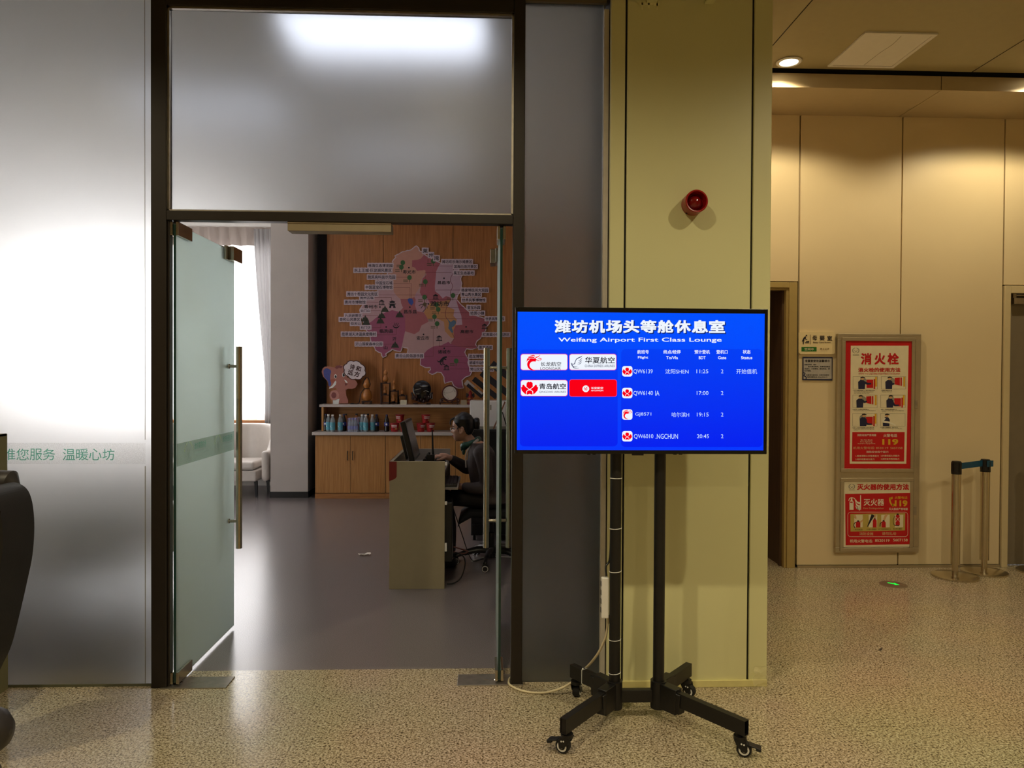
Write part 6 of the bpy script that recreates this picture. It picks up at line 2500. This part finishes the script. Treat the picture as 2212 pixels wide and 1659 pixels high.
gift((1006, 825), (1043, 856), .062, .05, 'black and silver long box leaning lowest on the white machine', 1)
gift((1023, 818), (1073, 858), .062, .05, 'plain black long box leaning just above the silver banded one', None, 8.716)
gift((1040, 805), (1107, 858), .075, .05, 'black long box leaning behind the glass door handle', None, 8.772)
gift((1062, 785), (1153, 857), .08, .05, 'black long box leaning highest behind the right door handle', None, 8.828)
ea = thing('table_easel', 'small brown table easel on the black cabinet, seen behind the glass door edge', 'easel', (.15, 8.56, .9185))
a, c, e = at(1066, 924, 8.55), at(1091, 868, 8.55), at(1096, 925, 8.55)
a.z = e.z = .93
b = MB()
b.bar((a.x, 8.54, .927), (c.x, 8.55, c.z), .06, .014, 0, up=(1, 0, -.4))
b.build('front_board', wood('easel_wood', (118, 70, 48), (140, 88, 60)), ea)
b = MB()
b.bar((c.x - .03, 8.56, c.z - .12), (e.x, 8.56, .926), .012, .012)
b.build('rear_leg', M_plastic, ea)

# crumpled paper on the lounge floor
b = MB()
random.seed(2)
vs = [(-1.07 + .1 * i / 4 + random.uniform(-.008, .008), 6.33 + .05 * j / 3 + random.uniform(-.012, .012), .004 + random.uniform(0, .018)) for i in range(5) for j in range(4)]
b.add(vs, [(i * 4 + j, i * 4 + j + 1, (i + 1) * 4 + j + 1, (i + 1) * 4 + j) for i in range(4) for j in range(3)])
b.build('paper_scrap', M_white, None, label='small crumpled white paper scrap on the lounge floor', category='litter')
# ------------------------------------------------------------------ seated woman, in profile, leaning to the monitor
M_skin = mat('skin', (206, 158, 132), .5, var=.03, vs=30)
M_hair = mat('black_hair', (16, 14, 16), .32, var=.15, vs=60, stretch=(1, 1, 6))
M_jacket = mat('dark_grey_brown_wool', (70, 60, 58), .75, var=.08, vs=120)
M_trouser = mat('near_black_cloth', (26, 20, 19), .8, var=.1)
PYC = 6.02


def lerp_table(T, z):
    for a, c in zip(T, T[1:]):
        if z <= c[0]:
            t = (z - a[0]) / (c[0] - a[0])
            return [p + (q - p) * t for p, q in zip(a[1:], c[1:])]
    return list(T[-1][1:])


HEAD = [(1.010, -.226, -.200, .012), (1.016, -.238, -.176, .030), (1.03, -.246, -.15, .043), (1.045, -.250, -.132, .053), (1.07, -.252, -.108, .061), (1.085, -.254, -.100, .065), (1.10, -.255, -.095, .068), (1.118, -.253, -.09, .070),
        (1.135, -.259, -.088, .072), (1.16, -.258, -.088, .074), (1.19, -.246, -.095, .071), (1.215, -.222, -.115, .058), (1.232, -.19, -.145, .033), (1.238, -.175, -.165, .006)]


def head_pt(z, a, grow=0.0):
    """a = 0 faces forward (-x)"""
    f, bk, w = lerp_table(HEAD, z)
    cx, hx = (f + bk) / 2, (bk - f) / 2 + grow
    w += grow
    ca, sa = cos(a), sin(a)
    x = -hx * math.copysign(abs(ca) ** .9, ca)
    y = w * math.copysign(abs(sa) ** .85, sa)
    if ca > 0 and not grow:
        def bump(z0, sz, y0, sy, amt):
            return amt * math.exp(-((z - z0) / sz) ** 2) * math.exp(-((y - y0) / sy) ** 2)
        x -= bump(1.082, .009, 0, .011, .019) + bump(1.098, .016, 0, .009, .012)
        x -= bump(1.0585, .0045, 0, .016, .006) + bump(1.047, .005, 0, .015, .006) + bump(1.024, .01, 0, .016, .005)
        for s in (-1, 1):
            x += bump(1.113, .011, s * .03, .014, .008)
            x -= bump(1.09, .015, s * .04, .018, .004)
    return Vector((cx + x, PYC + y, z))


b = MB()
NZ, NA = 56, 48
vs = [head_pt(1.010 + .228 * i / NZ, 2 * pi * k / NA) for i in range(NZ + 1) for k in range(NA)]
fs = [(i * NA + k, i * NA + (k + 1) % NA, (i + 1) * NA + (k + 1) % NA, (i + 1) * NA + k) for i in range(NZ) for k in range(NA)]
fs += [tuple(range(NA))[::-1], tuple(NZ * NA + k for k in range(NA))]
b.add(vs, fs, 0, True)
for s in (-1, 1):   # ears
    P_ = [(-.192, PYC + s * .069, 1.122), (-.182, PYC + s * .078, 1.13), (-.17, PYC + s * .08, 1.118), (-.172, PYC + s * .078, 1.1), (-.183, PYC + s * .074, 1.082), (-.19, PYC + s * .069, 1.08)]
    b.tube(smooth_path(P_), .0065, 8, rnd=True)
    b.ball((-.184, PYC + s * .07, 1.105), (.011, .008, .022), 10)
b.tube([(-.165, PYC, 1.07), (-.135, PYC, 1.03), (-.085, PYC, .97), (-.06, PYC, .93)], [.046, .046, .05, .06], 20, rnd=True)
TORSO = [(.48, .07, .115, .16), (.54, .062, .12, .172), (.62, .035, .114, .168), (.70, .0, .112, .158), (.80, -.015, .115, .163), (.88, -.02, .112, .178), (.94, -.028, .095, .186), (.985, -.045, .07, .13), (1.012, -.062, .046, .07)]


def torso(b, grow, z0=.48, z1=1.012):
    n_ = 28
    N = 22
    vs = []
    for i in range(N + 1):
        z = z0 + (z1 - z0) * i / N
        c, hd, hw = lerp_table(TORSO, z)
        for k in range(n_):
            a = 2 * pi * k / n_
            vs.append((c + (hd + grow) * math.copysign(abs(cos(a)) ** .85, cos(a)), PYC + (hw + grow) * math.copysign(abs(sin(a)) ** .85, sin(a)), z))
    fs = [(i * n_ + k, i * n_ + (k + 1) % n_, (i + 1) * n_ + (k + 1) % n_, (i + 1) * n_ + k) for i in range(N) for k in range(n_)]
    fs += [tuple(range(n_))[::-1], tuple(N * n_ + k for k in range(n_))]
    b.add(vs, fs, 0, True)


NEAR = [(-.02, PYC - .178, .935), (.008, PYC - .205, .80), (.012, PYC - .21, .675), (-.08, PYC - .185, .655), (-.168, PYC - .15, .66)]
FAR = [(-.04, PYC + .178, .93), (-.085, PYC + .205, .83), (-.135, PYC + .205, .765), (-.2, PYC + .17, .80), (-.285, PYC + .12, .858)]
RA = [.055, .046, .042, .036, .027]


def limb(b, P, R, n=16):
    """smooth limb through joints P with radii R"""
    Q = smooth_path(P, 5)
    m = len(R) - 1
    rr_ = []
    for i in range(len(Q)):
        t = i / (len(Q) - 1) * m
        j = min(int(t), m - 1)
        rr_.append(R[j] + (R[j + 1] - R[j]) * (t - j))
    b.tube(Q, rr_, n, rnd=True)


torso(b, -.008, .57)
limb(b, NEAR, RA)
limb(b, FAR, RA)
LEGS = [[(.06, PYC + s * .085, .555), (-.1, PYC + s * .09, .568), (-.29, PYC + s * .09, .56), (-.315, PYC + s * .09, .5), (-.28, PYC + s * .085, .3), (-.27, PYC + s * .08, .1)] for s in (-1, 1)]
RL = [.092, .082, .064, .06, .052, .036]
for L_ in LEGS:
    limb(b, L_, [r - .008 for r in RL])
    b.tube([(-.265, L_[-1][1], .06), (-.32, L_[-1][1], .04), (-.39, L_[-1][1], .03)], [.034, .032, .024], 12, rnd=True)
# far hand resting over the mouse
W_ = Vector(FAR[-1])
b.tube([W_, (-.315, PYC + .105, .872), (-.35, PYC + .092, .876)], [.026, .03, .03], 12, rnd=True, flat=.75)
for i, (dy, L1, dz) in enumerate(((.028, .055, 0), (.01, .066, .003), (-.008, .062, .002), (-.024, .046, -.003))):
    p = Vector((-.362, PYC + .09 + dy, .878 + dz))
    b.tube([p, p + Vector((-L1 * .5, -.002, .002)), p + Vector((-L1 * .85, -.003, -.008)), p + Vector((-L1, -.004, -.019))], [.0092, .0088, .0078, .0068], 8, rnd=True)
b.tube([(-.32, PYC + .075, .868), (-.345, PYC + .058, .858), (-.372, PYC + .056, .85), (-.388, PYC + .06, .848)], [.012, .0105, .009, .0075], 8, rnd=True)
# near hand, loosely curled on the lap
b.tube([NEAR[-1], (-.195, PYC - .14, .663), (-.228, PYC - .128, .664)], [.026, .029, .028], 12, rnd=True, flat=.75)
for dy, L1, dz in ((.026, .05, 0), (.01, .06, .004), (-.008, .056, .004), (-.024, .042, 0)):
    p = Vector((-.238, PYC - .126 + dy, .668 + dz))
    b.tube([p, p + Vector((-L1 * .5, .004, -.004)), p + Vector((-L1 * .78, .006, -.02)), p + Vector((-L1 * .72, .006, -.036))], [.0092, .0088, .0078, .0068], 8, rnd=True)
b.tube([(-.2, PYC - .112, .672), (-.225, PYC - .098, .684), (-.25, PYC - .096, .684), (-.266, PYC - .1, .678)], [.012, .0105, .009, .0075], 8, rnd=True)
pe = b.build('person', M_skin, None, sharp=180, base=(.05, PYC, 0))
pe['label'] = 'woman with a hair bun in a dark suit seated at the reception desk'
pe['category'] = 'person'


def remesh(o, v, it=3):
    r = o.modifiers.new('skin', 'REMESH')
    r.mode = 'VOXEL'
    r.voxel_size = v
    r.use_smooth_shade = True
    s = o.modifiers.new('smooth', 'SMOOTH')
    s.factor = .5
    s.iterations = it


remesh(pe, .0042, 2)
b = MB()
torso(b, .006, .52, 1.0)
limb(b, NEAR[:4] + [(-.145, PYC - .158, .659)], [r + .012 for r in RA])
limb(b, FAR[:4] + [(-.262, PYC + .134, .842)], [r + .012 for r in RA])
for s in (-1, 1):
    b.ball((-.02, PYC + s * .165, .93), (.07, .062, .062), 16)
j = b.build('jacket', M_jacket, pe, sharp=180)
remesh(j, .007, 3)
b = MB()
for L_ in LEGS:
    limb(b, L_, RL)
b.ball((.055, PYC, .55), (.112, .165, .09), 20)
j = b.build('trousers', M_trouser, pe, sharp=180)
remesh(j, .008, 3)
for L_ in LEGS:
    b = MB()
    y = L_[-1][1]
    b.tube([(-.25, y, .045), (-.3, y, .04), (-.36, y, .03), (-.41, y, .026)], [.04, .042, .038, .026], 14, rnd=True)
    b.v = [(x, yy, max(z, .004)) for x, yy, z in b.v]
    b.build('shoe', M_black, pe)
# jacket lapel, shirt collar, scarf
b = MB()
P_ = [(-.05, PYC - .055, 1.03), (-.085, PYC - .075, 1.0), (-.118, PYC - .075, .965), (-.142, PYC - .062, .92), (-.15, PYC - .05, .87), (-.148, PYC - .045, .80)]
b.tube(smooth_path(P_), [.012] * 7 + [.007] * 24, 8, flat=.6)
P_ = [(-.05, PYC + .055, 1.03), (-.085, PYC + .075, 1.0), (-.118, PYC + .075, .965), (-.142, PYC + .062, .92), (-.15, PYC + .05, .87)]
b.tube(smooth_path(P_), .008, 8, flat=.6)
b.build('shirt_collar', mat('pale_collar', (190, 178, 168), .6), pe)
b = MB()
n_ = 30
P_ = []
for k in range(n_ + 1):
    a = 2 * pi * k / n_
    P_.append((-.107 - .062 * cos(a), PYC + .058 * sin(a), 1.0 - .03 * cos(a) + .004 * sin(6 * a)))
b.tube(P_, [.02 + .005 * sin(5 * k) + .008 * (cos(2 * pi * k / n_) > .5) for k in range(n_ + 1)], 10, cap=False)
b.ball((-.172, PYC - .004, .955), (.024, .03, .032), 12)
b.ball((-.168, PYC - .02, .925), (.014, .018, .026), 10)
b.build('scarf', mat('green_silk', (48, 92, 78), .4, var=.35, vs=70), pe)
# hair cap, bun, fringe
b = MB()


def hairline(a):
    a = abs((a + pi) % (2 * pi) - pi)       # 0 front, pi back
    T = [(0, 1.178), (.5, 1.172), (.95, 1.142), (1.25, 1.118), (1.6, 1.118), (1.9, 1.075), (2.4, 1.06), (3.2, 1.058)]
    return lerp_table(T, a)[0]


NZ2 = 44
vs = []
for i in range(NZ2 + 1):
    z = 1.05 + .187 * i / NZ2
    for k in range(NA):
        a = 2 * pi * k / NA
        h = hairline(a)
        g_ = .010 if z > h + .012 else (.010 * (z - h) / .012 if z > h - .002 else -.012)
        p = head_pt(z, a, max(g_, 1e-4)) if g_ > 0 else head_pt(z, a, 1e-4) + Vector((.012 * cos(a), -.012 * sin(a), 0))
        p.z += .010 * max(0, (z - 1.2) / .037) ** 1.5
        vs.append(p)
fs = [(i * NA + k, i * NA + (k + 1) % NA, (i + 1) * NA + (k + 1) % NA, (i + 1) * NA + k) for i in range(NZ2) for k in range(NA)]
fs += [tuple(NZ2 * NA + k for k in range(NA))]
b.add(vs, fs, 0, True)
for dy in (-.03, -.01, .012):
    b.tube(smooth_path([(-.24, PYC + dy, 1.2), (-.268, PYC + dy * 1.3, 1.185), (-.277, PYC + dy * 1.6, 1.165), (-.272, PYC + dy * 2, 1.14)]), [.006] * 10 + [.004] * 6 + [.0015] * 3, 6)
b.tube(smooth_path([(-.2, PYC - .073, 1.15), (-.215, PYC - .076, 1.12), (-.208, PYC - .075, 1.09)]), [.004] * 8 + [.0015] * 5, 6)
b.build('hair', M_hair, pe, sharp=180)
b = MB()
for k in range(4):
    c = Vector((-.07, PYC, 1.152))
    P_ = [c + Vector((.012 * sin(k), .03 * cos(a_ := 2 * pi * i / 20 + k * .8), .03 * sin(a_))) for i in range(21)]
    b.tube(P_, .02, 10, cap=False)
b.ball((-.072, PYC, 1.152), (.036, .04, .04), 16)
b.build('hair_bun', M_hair, pe)
b = MB()
for s in (-1, 1):
    b.ball((-.2475, PYC + s * .03, 1.114), (.008, .011, .008), 10)
b.build('eyeball', M_whitepl, pe)
b = MB()
for s in (-1, 1):
    b.ball((-.253, PYC + s * .031, 1.113), (.004, .0055, .0055), 8)
    b.tube(smooth_path([(-.253, PYC + s * .017, 1.117), (-.257, PYC + s * .03, 1.121), (-.249, PYC + s * .043, 1.117)]), .0016, 6)
    b.tube(smooth_path([(-.259, PYC + s * .014, 1.132), (-.259, PYC + s * .03, 1.136), (-.246, PYC + s * .047, 1.131)]), .0024, 6)
b.build('lash_and_brow', M_hair, pe)
b = MB()
b.tube(smooth_path([(-.247, PYC - .02, 1.053), (-.2575, PYC - .008, 1.0575), (-.259, PYC, 1.0565), (-.2575, PYC + .008, 1.0575), (-.247, PYC + .02, 1.053)]), .0034, 6)
b.tube(smooth_path([(-.247, PYC - .018, 1.052), (-.2565, PYC, 1.0475), (-.247, PYC + .018, 1.052)]), .0036, 6)
b.build('lips', mat('lip_rose', (170, 92, 88), .4), pe)
b = MB()
for s in (-1, 1):
    c = Vector((-.276, PYC + s * .033, 1.108))
    n_ = 24
    b.tube([c + Vector((.004 * abs(sin(2 * pi * k / n_)), .026 * cos(2 * pi * k / n_), .02 * sin(2 * pi * k / n_))) for k in range(n_ + 1)], .0013, 6, cap=False)
    b.tube([(-.274, PYC + s * .06, 1.114), (-.24, PYC + s * .072, 1.117), (-.185, PYC + s * .079, 1.122)], .0013, 6)
b.tube([(-.277, PYC - .007, 1.112), (-.279, PYC, 1.114), (-.277, PYC + .007, 1.112)], .0013, 6)
b.build('glasses', mat('pale_wire', (190, 186, 182), .25, metal=.8), pe)
